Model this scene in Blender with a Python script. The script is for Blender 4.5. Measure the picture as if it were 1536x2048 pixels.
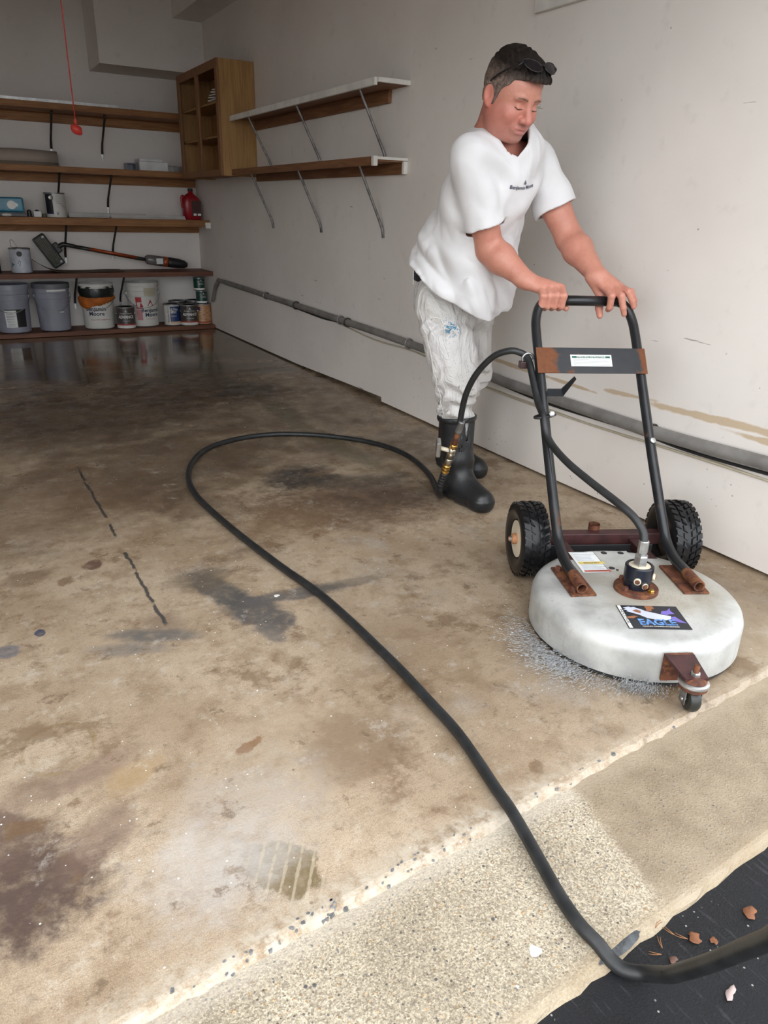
import bpy, bmesh, math, random
import numpy as np
from mathutils import Vector, Matrix
from mathutils.bvhtree import BVHTree
R = math.radians
random.seed(7)
for o in list(bpy.data.objects): bpy.data.objects.remove(o)
S = bpy.context.scene
C = S.collection

# ------------------------------------------------------------------ camera
cam = bpy.data.cameras.new('camera'); camo = bpy.data.objects.new('camera', cam); C.objects.link(camo)
cam.sensor_fit = 'HORIZONTAL'; cam.sensor_width = 36.0; cam.lens = 1460.95 / 1536 * 36
cam.clip_start = 0.02
M = Matrix(((0.8670, 0.1683, -0.4689, 0), (-0.4975, 0.3428, -0.7968, 0), (0.0266, 0.9242, 0.3810, 1.12), (0, 0, 0, 1)))
camo.matrix_world = M
S.camera = camo
# ------------------------------------------------------------------ light
W = bpy.data.worlds.new('overcast_sky'); S.world = W; W.use_nodes = True
bg = W.node_tree.nodes['Background']
bg.inputs[0].default_value = (0.92, 0.96, 1.0, 1); bg.inputs[1].default_value = 2.6
sun = bpy.data.lights.new('hazy_sun_offscreen', 'SUN'); suno = bpy.data.objects.new('hazy_sun_offscreen', sun); C.objects.link(suno)
sun.energy = .55; sun.angle = R(55); sun.color = (1, .97, .92)
suno.rotation_euler = Vector((0.80, 0.50, -0.36)).to_track_quat('-Z', 'Y').to_euler()
S.view_settings.view_transform = 'Standard'; S.view_settings.look = 'None'
S.view_settings.exposure = 0.46; S.view_settings.gamma = 1.0; S.view_settings.use_curve_mapping = False

# ------------------------------------------------------------------ node helper
class B:
    def __init__(s, name):
        s.m = bpy.data.materials.new(name); s.m.use_nodes = True; s.t = s.m.node_tree
        s.t.nodes.clear()
        s.out = s.t.nodes.new('ShaderNodeOutputMaterial'); s.p = s.t.nodes.new('ShaderNodeBsdfPrincipled')
        s.t.links.new(s.p.outputs[0], s.out.inputs[0]); s._pos = None
    def set(s, sock, v):
        if isinstance(v, bpy.types.NodeSocket): s.t.links.new(v, sock)
        elif isinstance(v, (tuple, list)):
            v = tuple(v)
            if len(sock.default_value) == 4 and len(v) == 3: v = v + (1,)
            sock.default_value = v
        else:
            try: sock.default_value = v
            except TypeError: sock.default_value = (v, v, v)
    def P(s, **k):
        for a, v in k.items(): s.set(s.p.inputs[a.replace('_', ' ')], v)
        return s.m
    def pos(s):
        if s._pos is None: s._pos = s.t.nodes.new('ShaderNodeTexCoord').outputs['Object']
        return s._pos
    def math(s, op, a, b=None, clamp=False):
        n = s.t.nodes.new('ShaderNodeMath'); n.operation = op; n.use_clamp = clamp
        s.set(n.inputs[0], a)
        if b is not None: s.set(n.inputs[1], b)
        return n.outputs[0]
    def vm(s, op, a, b=None):
        n = s.t.nodes.new('ShaderNodeVectorMath'); n.operation = op
        s.set(n.inputs[0], a)
        if b is not None: s.set(n.inputs[1], b)
        return n.outputs['Value'] if op in ('LENGTH', 'DOT_PRODUCT', 'DISTANCE') else n.outputs[0]
    def noise(s, scale, detail=4, rough=.55, vec=None, dist=0, col=False):
        n = s.t.nodes.new('ShaderNodeTexNoise'); s.set(n.inputs['Vector'], vec or s.pos())
        n.inputs['Scale'].default_value = scale; n.inputs['Detail'].default_value = detail
        n.inputs['Roughness'].default_value = rough; n.inputs['Distortion'].default_value = dist
        return n.outputs[1] if col else n.outputs[0]
    def vor(s, scale, vec=None, feature='F1', out='Distance'):
        n = s.t.nodes.new('ShaderNodeTexVoronoi'); n.feature = feature; s.set(n.inputs['Vector'], vec or s.pos())
        n.inputs['Scale'].default_value = scale
        return n.outputs[out]
    def mapping(s, loc=(0, 0, 0), rot=(0, 0, 0), scale=(1, 1, 1), vec=None, typ='POINT'):
        n = s.t.nodes.new('ShaderNodeMapping'); n.vector_type = typ; s.set(n.inputs[0], vec or s.pos())
        n.inputs[1].default_value = loc; n.inputs[2].default_value = rot; n.inputs[3].default_value = scale
        return n.outputs[0]
    def rng(s, v, a, b, c=0., d=1., smooth=True):
        n = s.t.nodes.new('ShaderNodeMapRange'); n.interpolation_type = 'SMOOTHSTEP' if smooth else 'LINEAR'
        s.set(n.inputs[0], v)
        for i, x in enumerate((a, b, c, d)): s.set(n.inputs[i + 1], x)
        return n.outputs[0]
    def mix(s, f, a, b, blend='MIX'):
        n = s.t.nodes.new('ShaderNodeMix'); n.data_type = 'RGBA'; n.blend_type = blend
        s.set(n.inputs[0], f); s.set(n.inputs[6], a); s.set(n.inputs[7], b)
        return n.outputs[2]
    def sep(s, v=None):
        n = s.t.nodes.new('ShaderNodeSeparateXYZ'); s.set(n.inputs[0], v or s.pos()); return n.outputs
    def attr(s, name, out='Fac'):
        n = s.t.nodes.new('ShaderNodeAttribute'); n.attribute_name = name; return n.outputs[out]
    def bump(s, h, strength=.3, dist=.01):
        n = s.t.nodes.new('ShaderNodeBump'); n.inputs['Strength'].default_value = strength
        n.inputs['Distance'].default_value = dist; s.set(n.inputs['Height'], h)
        s.t.links.new(n.outputs[0], s.p.inputs['Normal'])
    def blob(s, x, y, rx, ry, rot=0, soft=.35, nz=None, amt=.6, vec=None):
        v = s.mapping((x, y, 0), (0, 0, rot), (rx, ry, 1), vec, 'TEXTURE')
        d = s.vm('LENGTH', v)
        if nz is not None: d = s.math('ADD', d, s.math('MULTIPLY', s.math('SUBTRACT', nz, .5), amt * 3.4))
        return s.rng(d, 1 + soft, 1 - soft)

def srgb(r, g, b):
    f = lambda c: (c / 255 / 12.92) if c <= 10 else ((c / 255 + .055) / 1.055) ** 2.4
    return (f(r), f(g), f(b))

def simple(name, col, rough=.5, metal=0., var=.12, scale=8., bump=0., bscale=60., rust=None, rustamt=.5, coat=0., spec=.5):
    b = B(name); n = b.noise(scale, 5)
    c = b.mix(b.rng(n, .3, .7), tuple(x * (1 - var) for x in col), tuple(min(1, x * (1 + var)) for x in col))
    if rust is not None:
        n2 = b.noise(rustamt[1], 6, .65)
        k = b.rng(n2, rustamt[0] - .05, rustamt[0] + .07)
        c = b.mix(k, c, b.mix(b.noise(rustamt[1] * 4, 4), tuple(x * .45 for x in rust), rust))
        b.P(Roughness=b.rng(k, 0, 1, rough, .85), Metallic=b.rng(k, 0, 1, metal, 0.))
    else: b.P(Roughness=rough, Metallic=metal)
    b.P(Base_Color=c, Coat_Weight=coat, Specular_IOR_Level=spec)
    if bump: b.bump(b.noise(bscale, 4), bump, .003)
    return b.m

def wood(name, c1, c2, axis=0, rough=.6):
    b = B(name); sc = [18., 18., 18.]; sc[axis] = 1.2
    v = b.mapping(scale=tuple(sc)); n = b.noise(2.2, 6, .6, v, 1.2); n2 = b.noise(1.3, 3)
    c = b.mix(b.rng(n, .3, .72), c1, c2)
    c = b.mix(b.rng(n2, .55, .75, 0, .5), c, tuple(x * .5 for x in c1))
    b.P(Base_Color=c, Roughness=rough); b.bump(n, .15, .002)
    return b.m

# ------------------------------------------------------------------ mesh helpers
def tag(o, label=None, cat=None, group=None, kind=None):
    if label: o['label'] = label
    if cat: o['category'] = cat
    if group: o['group'] = group
    if kind: o['kind'] = kind
    return o
def mesh(name, v, f, mat, parent=None, smooth=False, loc=None):
    me = bpy.data.meshes.new(name); me.from_pydata([tuple(map(float, p)) for p in v], [], [tuple(map(int, q)) for q in f]); me.update()
    if smooth: me.polygons.foreach_set('use_smooth', [True] * len(me.polygons))
    if mat: me.materials.append(mat)
    o = bpy.data.objects.new(name, me); C.objects.link(o); o.parent = parent
    if loc: o.location = loc
    return o
def from_bm(name, bm, mat, parent=None, smooth=False, loc=None):
    me = bpy.data.meshes.new(name); bmesh.ops.recalc_face_normals(bm, faces=bm.faces); bm.to_mesh(me); bm.free()
    if smooth: me.polygons.foreach_set('use_smooth', [True] * len(me.polygons))
    if mat: me.materials.append(mat)
    o = bpy.data.objects.new(name, me); C.objects.link(o); o.parent = parent
    if loc: o.location = loc
    return o
def thing(name, label, cat, loc=(0, 0, 0), rotz=0, group=None):
    o = bpy.data.objects.new(name, None); C.objects.link(o); o.location = loc; o.rotation_euler = (0, 0, rotz)
    o.empty_display_size = .1
    return tag(o, label, cat, group)
def box(name, x0, x1, y0, y1, z0, z1, mat, parent=None, bev=0., tf=None, seg=2):
    bm = bmesh.new()
    vs = [bm.verts.new(p) for p in [(x0, y0, z0), (x1, y0, z0), (x1, y1, z0), (x0, y1, z0), (x0, y0, z1), (x1, y0, z1), (x1, y1, z1), (x0, y1, z1)]]
    for q in [(0, 3, 2, 1), (4, 5, 6, 7), (0, 1, 5, 4), (1, 2, 6, 5), (2, 3, 7, 6), (3, 0, 4, 7)]: bm.faces.new([vs[i] for i in q])
    if bev: bmesh.ops.bevel(bm, geom=bm.edges[:], offset=bev, segments=seg, affect='EDGES', profile=.6)
    if tf is not None: bmesh.ops.transform(bm, matrix=tf, verts=bm.verts)
    return from_bm(name, bm, mat, parent)
def catmull(p, n=6):
    p = [np.array(a, float) for a in p]; q = [2 * p[0] - p[1]] + p + [2 * p[-1] - p[-2]]; out = []
    for i in range(1, len(q) - 2):
        a, b, c, d = q[i - 1:i + 3]
        for k in range(n):
            t = k / n
            out.append(.5 * (2 * b + (c - a) * t + (2 * a - 5 * b + 4 * c - d) * t * t + (3 * b - a - 3 * c + d) * t ** 3))
    out.append(p[-1]); return out
def tube_data(pts, r, n=12, cap=True):
    pts = [np.array(p, float) for p in pts]; m = len(pts); rr = r if hasattr(r, '__len__') else [r] * m
    T = []
    for i in range(m):
        t = pts[min(i + 1, m - 1)] - pts[max(i - 1, 0)]; T.append(t / (np.linalg.norm(t) + 1e-12))
    u = np.cross(T[0], (0, 0, 1.)); 
    if np.linalg.norm(u) < .05: u = np.cross(T[0], (1., 0, 0))
    u /= np.linalg.norm(u); V = []; F = []
    for i in range(m):
        u = u - T[i] * (u @ T[i]); u /= np.linalg.norm(u); w = np.cross(T[i], u)
        for k in range(n):
            a = 2 * math.pi * k / n; V.append(pts[i] + rr[i] * (math.cos(a) * u + math.sin(a) * w))
    for i in range(m - 1):
        for k in range(n): F.append((i * n + k, i * n + (k + 1) % n, (i + 1) * n + (k + 1) % n, (i + 1) * n + k))
    if cap:
        F.append(tuple(range(n - 1, -1, -1))); F.append(tuple(range((m - 1) * n, m * n)))
    return V, F
def tube(name, pts, r, mat, parent=None, n=12, sm=0, cap=True):
    if sm:
        m0 = len(pts); pts = catmull(pts, sm)
        if hasattr(r, '__len__'): r = list(np.interp(np.linspace(0, m0 - 1, len(pts)), range(m0), r))
    V, F = tube_data(pts, r, n, cap)
    o = mesh(name, V, F, mat, parent)
    o.data.polygons.foreach_set('use_smooth', [len(p.vertices) == 4 for p in o.data.polygons])
    return o
def lathe(name, prof, mat, parent=None, n=32, loc=(0, 0, 0), tf=None, smooth=True, arc=None, cap=True):
    V = []; F = []; m = len(prof)
    full = arc is None; a0, a1 = (0, 2 * math.pi) if full else arc; nn = n if full else n + 1
    for r, z in prof:
        for k in range(nn):
            a = a0 + (a1 - a0) * k / n; V.append((r * math.cos(a), r * math.sin(a), z))
    for i in range(m - 1):
        for k in range(n):
            k2 = (k + 1) % nn; F.append((i * nn + k, i * nn + k2, (i + 1) * nn + k2, (i + 1) * nn + k))
    if full and cap:
        if prof[0][0] > 1e-6: F.append(tuple(range(n - 1, -1, -1)))
        if prof[-1][0] > 1e-6: F.append(tuple(range((m - 1) * n, m * n)))
    V = [Vector(p) for p in V]
    if tf is not None: V = [tf @ p for p in V]
    V = [p + Vector(loc) for p in V]
    o = mesh(name, V, F, mat, parent)
    if smooth:
        o.data.polygons.foreach_set('use_smooth', [True] * len(o.data.polygons))
        o.data.set_sharp_from_angle(angle=R(35))
    return o
def text2d(body, size=1., bold=.0, align='CENTER', spacing=1.0):
    cu = bpy.data.curves.new('t', 'FONT'); cu.body = body; cu.size = size; cu.align_x = align; cu.align_y = 'CENTER'
    cu.offset = bold; cu.resolution_u = 2; cu.space_character = spacing
    ob = bpy.data.objects.new('t', cu); C.objects.link(ob)
    dg = bpy.context.evaluated_depsgraph_get(); me = bpy.data.meshes.new_from_object(ob.evaluated_get(dg))
    bm = bmesh.new(); bm.from_mesh(me); bmesh.ops.triangulate(bm, faces=bm.faces[:])
    v = [(p.co.x, p.co.y) for p in bm.verts]; f = [tuple(x.index for x in q.verts) for q in bm.faces]; bm.free()
    bpy.data.objects.remove(ob); bpy.data.curves.remove(cu); bpy.data.meshes.remove(me)
    return v, f
def lettering(body, size, fn, mat, parent, bold=0., name='lettering', sx=1., spacing=1.):
    v, f = text2d(body, size, bold, spacing=spacing)
    return mesh(name, [fn(x * sx, y) for x, y in v], f, mat, parent)
def tri_patch(name, poly, fn, mat, parent, cuts=0):
    bm = bmesh.new(); bm.faces.new([bm.verts.new((x, y, 0)) for x, y in poly]); bmesh.ops.triangulate(bm, faces=bm.faces[:])
    for _ in range(cuts): bmesh.ops.subdivide_edges(bm, edges=bm.edges[:], cuts=1, use_grid_fill=True)
    bmesh.ops.triangulate(bm, faces=bm.faces[:])
    v = [fn(p.co.x, p.co.y) for p in bm.verts]; bm.verts.index_update(); f = [tuple(x.index for x in q.verts) for q in bm.faces]; bm.free()
    return mesh(name, v, f, mat, parent)
def copy_tree(o, parent=None):
    c = o.copy(); C.objects.link(c); c.parent = parent
    for ch in list(o.children): copy_tree(ch, c)
    return c

# ================================================================== the setting
WX = 2.253; BY = 7.58; CZ = 2.8; LX = -3.3
# ---- materials of the shell
def wall_mat(name, marks=False):
    b = B(name); n = b.noise(1.4, 4); n2 = b.noise(14, 5)
    c = b.mix(b.rng(n, .3, .7), (.75, .70, .655), (.82, .775, .73))
    c = b.mix(b.rng(n2, .58, .8, 0, .25), c, (.50, .475, .44))
    if marks:
        p = b.sep()
        # thin scuffs: sparse, mostly horizontal scratches
        v = b.mapping(rot=(R(14), 0, 0), scale=(1, 2.2, 26))
        sc = b.noise(1.7, 3, .6, v); ms = b.noise(2.3, 2)
        c = b.mix(b.math('MULTIPLY', b.rng(sc, .70, .72), b.rng(ms, .52, .60, 0, .7)), c, (.22, .2, .18))
        sp = b.vor(11); spm = b.noise(3.1, 3)
        c = b.mix(b.math('MULTIPLY', b.rng(sp, .045, .03), b.rng(spm, .5, .56, 0, .7)), c, (.2, .18, .16))
        # bare gypsum paper left along the pipe and grime along the floor
        yz = b.t.nodes.new('ShaderNodeCombineXYZ'); b.t.links.new(p[1], yz.inputs[0]); b.t.links.new(p[2], yz.inputs[1])
        nz = b.noise(7, 4)
        for (y, z, ry, rz, rot) in [(1.55, .478, .34, .013, -.03), (1.95, .478, .12, .010, -.05), (2.62, .462, .30, .010, .03), (2.3, .455, .16, .007, .03), (1.3, .452, .2, .010, .0)]:
            c = b.mix(b.blob(y, z, ry, rz, rot, .25, nz, .7, yz.outputs[0]), c, (.56, .44, .31))
        for (y, z, ry, rz) in [(1.6, .335, .5, .0022), (2.3, .318, .4, .0022), (2.8, .325, .3, .002)]:
            c = b.mix(b.blob(y, z, ry, rz, .02, .3, nz, .5, yz.outputs[0]), c, (.42, .36, .25))
        dirt = b.vor(38); dm = b.noise(5, 3)
        c = b.mix(b.math('MULTIPLY', b.rng(dirt, .16, .08), b.math('MULTIPLY', b.rng(dm, .55, .62), b.rng(p[2], .6, .1, 0, .8))), c, (.16, .14, .12))
    b.P(Base_Color=c, Roughness=.62); b.bump(b.noise(90, 3), .06, .003)
    return b.m
M_wall = wall_mat('painted_wall'); M_wallm = wall_mat('scuffed_painted_wall', True)
M_ceil = simple('ceiling_paint', (.76, .73, .69), .8)
M_gap = simple('damp_concrete_footing', (.17, .135, .10), .6, var=.3)

# ---- garage floor
def floor_mat():
    b = B('stained_concrete'); p = b.sep(); nA = b.noise(2.6, 6, .62); nB = b.noise(9, 6, .65); nC = b.noise(34, 5, .6); nD = b.noise(.9, 5, .6); nE = b.noise(12, 9, .72)
    base = b.mix(b.rng(nA, .32, .68), (.36, .265, .175), (.50, .395, .285))
    base = b.mix(b.rng(nB, .48, .66, 0, .6), base, (.25, .17, .10))
    base = b.mix(b.rng(nC, .52, .70, 0, .45), base, (.23, .17, .11))
    base = b.mix(b.rng(b.noise(17, 6, .7, b.mapping((9, 2, 0))), .55, .68, 0, .5), base, (.56, .48, .385))
    gr = b.noise(3.4, 5, .6, b.mapping((3, 7, 1)))
    base = b.mix(b.rng(gr, .56, .74, 0, .5), base, (.42, .39, .355))
    base = b.mix(b.rng(b.noise(150, 4, .7), .52, .68, 0, .45), base, (.21, .16, .11))
    gr1 = b.noise(420, 3, .7); gr2 = b.noise(3, 5, .7, b.mapping(rot=(0, 0, -.55), scale=(12, 90, 1)))
    base = b.mix(b.rng(gr1, .42, .62), b.mix(1, base, (.80, .79, .77), 'MULTIPLY'), b.mix(1, base, (1.12, 1.11, 1.1), 'MULTIPLY'))
    base = b.mix(b.rng(gr2, .52, .68, 0, .55), base, b.mix(1, base, (.62, .58, .52), 'MULTIPLY'))
    # brown oil film further in
    br = b.mix(b.rng(nA, .35, .66), (.10, .064, .04), (.32, .245, .165))
    film = b.blob(.9, 4.2, 1.35, 1.5, .15, .22, b.noise(2.2, 9, .7), 1.1)
    base = b.mix(b.math('MULTIPLY', film, b.rng(nB, .3, .6, .45, .85)), base, br)
    # stains: x, y, rx, ry, rot, colour, strength, softness, noise
    st = [(.645, 1.83, .075, .15, .25, (.075, .07, .07), .9, .35, .5), (.585, 2.02, .05, .16, .25, (.075, .07, .065), .85, .4, .5), (.56, 2.12, .10, .07, .2, (.12, .09, .06), .7, .5, .6),
          (.80, 1.88, .17, .035, -.12, (.09, .085, .085), .85, .4, .5), (.98, 1.87, .10, .03, -.1, (.13, .11, .09), .6, .5, .6), (.64, 1.70, .03, .06, .1, (.12, .11, .1), .7, .4, .5),
          (1.24, 2.86, .17, .14, .5, (.03, .026, .025), .9, .5, .6), (1.42, 2.72, .26, .09, -.35, (.05, .04, .03), .75, .6, .6), (1.26, 2.46, .38, .22, -.3, (.10, .055, .03), .75, .6, .7), (1.5, 2.5, .22, .16, 0, (.07, .045, .03), .7, .6, .6), (.98, 2.42, .18, .16, 0, (.20, .12, .06), .5, .6, .7),
          (-.06, 1.09, .14, .10, .3, (.075, .045, .035), .95, .35, .6), (-.12, 1.24, .12, .09, .2, (.10, .06, .045), .85, .4, .6), (.07, 1.16, .09, .05, .7, (.16, .10, .075), .6, .5, .6), (.10, 1.36, .10, .035, .3, (.22, .14, .10), .6, .6, .6), (-.02, 1.35, .12, .05, .2, (.17, .11, .08), .5, .6, .6),
          (.63, 1.17, .12, .11, .4, (.15, .085, .045), .85, .6, .7), (.55, 1.21, .2, .17, .2, (.30, .22, .14), .5, .6, .7), (.355, .935, .052, .082, .5, (.16, .115, .055), .95, .12, .7),
          (.345, 1.84, .115, .035, -.45, (.11, .105, .10), .85, .55, .35), (.27, 1.80, .10, .03, -.4, (.17, .16, .15), .6, .6, .4), (.07, 2.36, .075, .05, .2, (.17, .11, .065), .7, .4, .5), (.27, 2.37, .03, .035, 0, (.10, .05, .035), .85, .25, .8),
          (1.62, 4.0, .08, .36, -.05, (.10, .085, .045), .8, .4, .5), (1.6, 3.3, .07, .55, .06, (.16, .135, .08), .7, .4, .5), (1.6, 4.6, .22, .18, 0, (.05, .045, .045), .7, .5, .6), (.8, 3.3, .5, .35, .2, (.10, .065, .04), .6, .6, .8), (.2, 3.0, .35, .4, 0, (.16, .10, .06), .55, .6, .8), (.55, 4.3, .7, .5, 0, (.06, .04, .028), .7, .6, .8), (1.3, 4.7, .5, .45, 0, (.055, .036, .025), .75, .6, .8),
          (.42, 1.28, .035, .014, .4, (.20, .10, .04), .8, .3, 1.2), (.18, 1.31, .06, .035, .5, (.36, .24, .12), .7, .5, .8), (.38, 1.9, .05, .06, 0, (.20, .14, .10), .6, .5, .7), (.25, .99, .12, .10, .2, (.50, .47, .44), .5, .7, .8), (.36, 1.1, .16, .12, .2, (.50, .46, .42), .35, .8, .8),
          (.067, 1.995, .014, .02, 0, (.03, .045, .09), .95, .12, .5), (-.02, 1.93, .03, .03, 0, (.09, .10, .14), .7, .3, .8), (1.83, 1.1, .25, .5, .2, (.33, .26, .18), .6, .7, .4)]
    for (x, y, rx, ry, rot, col, s_, soft, amt) in st:
        m_ = b.blob(x, y, rx, ry, rot, soft * .8, nE, amt)
        base = b.mix(b.math('MULTIPLY', m_, b.rng(nC, .25, .55, s_ * .6, s_)), base, col)
    # tyre print stripes inside the olive patch
    tv = b.mapping((.355, .935, 0), (0, 0, -.58), (1, 1, 1), None, 'TEXTURE'); ts = b.sep(tv)
    w = b.math('SINE', b.math('MULTIPLY', ts[0], 260)); w = b.math('ADD', w, b.math('MULTIPLY', nC, 1.9))
    base = b.mix(b.math('MULTIPLY', b.math('MULTIPLY', b.rng(w, 1.55, 1.95), b.blob(.365, .925, .06, .09, .5, .2)), .5), base, (.50, .42, .30))
    # ring left by a round thing
    rv = b.vm('LENGTH', b.mapping((.045, 1.47, 0), (0, 0, 0), (.075, .085, 1), None, 'TEXTURE'))
    ring = b.math('MULTIPLY', b.rng(b.math('ABSOLUTE', b.math('SUBTRACT', rv, 1)), .10, .04), b.rng(nB, .42, .55))
    base = b.mix(b.math('MULTIPLY', ring, .7), base, (.26, .18, .09))
    # scattered oil blotches, rust specks and scuffs
    b1 = b.noise(4.2, 10, .74, b.mapping((3, 11, 0))); base = b.mix(b.rng(b1, .545, .63, 0, .7), base, (.17, .105, .055))
    b2 = b.noise(11, 9, .75, b.mapping((17, 3, 0))); base = b.mix(b.rng(b2, .58, .65, 0, .65), base, (.13, .085, .05))
    b3 = b.noise(8, 9, .75, b.mapping((5, 31, 0))); base = b.mix(b.rng(b3, .57, .67, 0, .5), base, (.50, .45, .38))
    v5 = b.vor(7, b.mapping((2, 9, 0))); base = b.mix(b.math('MULTIPLY', b.rng(b.math('ADD', v5, b.math('MULTIPLY', b.math('SUBTRACT', nE, .5), .9)), .20, .10), b.rng(b.noise(3, 2, .5, b.mapping((6, 1, 0))), .50, .56, 0, .7)), base, (.15, .085, .04))
    # long straight crack
    cv = b.math('ABSOLUTE', b.math('SUBTRACT', p[0], b.math('ADD', .385, b.math('MULTIPLY', b.math('SUBTRACT', nB, .5), .035))))
    ck = b.math('MULTIPLY', b.rng(cv, .008, .003), b.math('MULTIPLY', b.rng(p[1], 1.86, 1.9), b.rng(p[1], 3.5, 3.3)))
    ck = b.math('MULTIPLY', ck, b.rng(b.noise(6, 3, .6, b.mapping((0, 5, 0))), .43, .5))
    base = b.mix(b.math('MULTIPLY', ck, .9), base, (.035, .035, .035))
    # fine scratches and paint specks
    hv = b.noise(2.2, 4, .7, b.mapping(rot=(0, 0, .5), scale=(3, 26, 1)))
    base = b.mix(b.math('MULTIPLY', b.rng(hv, .66, .70), .35), base, (.22, .16, .10))
    for sc, th, mm in ((9, .05, .58), (23, .07, .56), (42, .10, .55)):
        v1 = b.vor(sc); base = b.mix(b.math('MULTIPLY', b.rng(v1, th, th * .6), b.rng(b.noise(sc * .37, 2), mm, mm + .02)), base, (.72, .70, .66))
    v2 = b.vor(15, b.mapping((4, 2, 0))); base = b.mix(b.math('MULTIPLY', b.rng(v2, .07, .03), b.rng(b.noise(4, 2), .5, .52, 0, .8)), base, (.17, .11, .06))
    # worn pale lip along the slab edge
    e = b.math('SUBTRACT', p[1], b.math('ADD', .778, b.math('MULTIPLY', p[0], .07)))
    e = b.math('ADD', e, b.math('ADD', b.math('MULTIPLY', b.math('SUBTRACT', nE, .5), .16), b.math('MULTIPLY', b.math('SUBTRACT', nC, .5), .05)))
    lip = b.math('MULTIPLY', b.rng(e, .085, .0), b.rng(p[0], 1.3, .9, .30, .95))
    base = b.mix(b.math('MULTIPLY', lip, b.rng(b.noise(40, 6, .7), .34, .60)), base, (.50, .44, .355))
    # water: puddled at the back, damp in the middle
    wn = b.noise(1.5, 6, .65, b.mapping(scale=(1, 2.4, 1)))
    wet = b.rng(b.math('ADD', p[1], b.math('MULTIPLY', b.math('SUBTRACT', wn, .5), 3.2)), 4.6, 5.5)
    damp = b.rng(b.math('ADD', p[1], b.math('MULTIPLY', b.math('SUBTRACT', nD, .5), 1.4)), 1.5, 3.2)
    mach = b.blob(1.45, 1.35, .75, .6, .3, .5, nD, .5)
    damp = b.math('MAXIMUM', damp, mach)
    base = b.mix(b.math('MULTIPLY', wet, .8), base, b.mix(1, base, (.45, .42, .40), 'MULTIPLY'))
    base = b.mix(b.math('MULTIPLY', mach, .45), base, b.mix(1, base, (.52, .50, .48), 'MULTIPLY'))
    ro = b.mix(damp, (.78,) * 3, b.mix(b.rng(nB, .35, .65), (.24,) * 3, (.5,) * 3))
    ro = b.mix(wet, ro, b.mix(b.rng(nA, .35, .6), (.06,) * 3, (.15,) * 3))
    b.P(Base_Color=base, Roughness=ro, Specular_IOR_Level=.5)
    h = b.math('MULTIPLY', b.math('ADD', b.noise(160, 3), b.math('MULTIPLY', nC, .6)), b.math('SUBTRACT', 1.0, wet))
    h = b.math('ADD', h, b.math('MULTIPLY', b.math('MULTIPLY', b.noise(7, 2, .5, b.mapping(scale=(1, .5, 1))), wet), .35))
    b.bump(h, .22, .004)
    return b.m
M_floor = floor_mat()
def slab(name, near, far, x0, x1, mat, thick=.12, bev=.0, drop=0., nx=260):
    """slab between two lines y = a + b*x; rounded near edge"""
    V = []; F = []
    xs = [x0 + (x1 - x0) * i / nx for i in range(nx + 1)]
    rows = []
    prof = [(0, -thick), (0, -bev - drop)] + [(bev * (1 - math.cos(t)), -bev - drop + (bev + drop) * math.sin(t)) for t in (.4, .8, 1.2, 1.5708)] if bev else [(0, -thick), (0, 0)]
    rnd = random.Random(3)
    for (dy, z) in prof:
        rows.append([(x, near[0] + near[1] * x + dy + ((.0015 * math.sin(23 * x) + .0015 * math.sin(61 * x + 1) + rnd.uniform(-.003, .003)) if bev and dy < bev else 0), z) for x in xs])
    rows.append([(x, far[0] + far[1] * x, 0) for x in xs]); rows.append([(x, far[0] + far[1] * x, -thick) for x in xs])
    for r_ in rows: V += r_
    n = nx + 1
    for i in range(len(rows) - 1):
        for k in range(nx): F.append((i * n + k, i * n + k + 1, (i + 1) * n + k + 1, (i + 1) * n + k))
    return mesh(name, V, F, mat)
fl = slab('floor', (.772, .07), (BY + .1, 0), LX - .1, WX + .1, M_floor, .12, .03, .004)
tag(fl, 'stained brown concrete garage floor with wet shiny patches', kind='structure')

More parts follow.
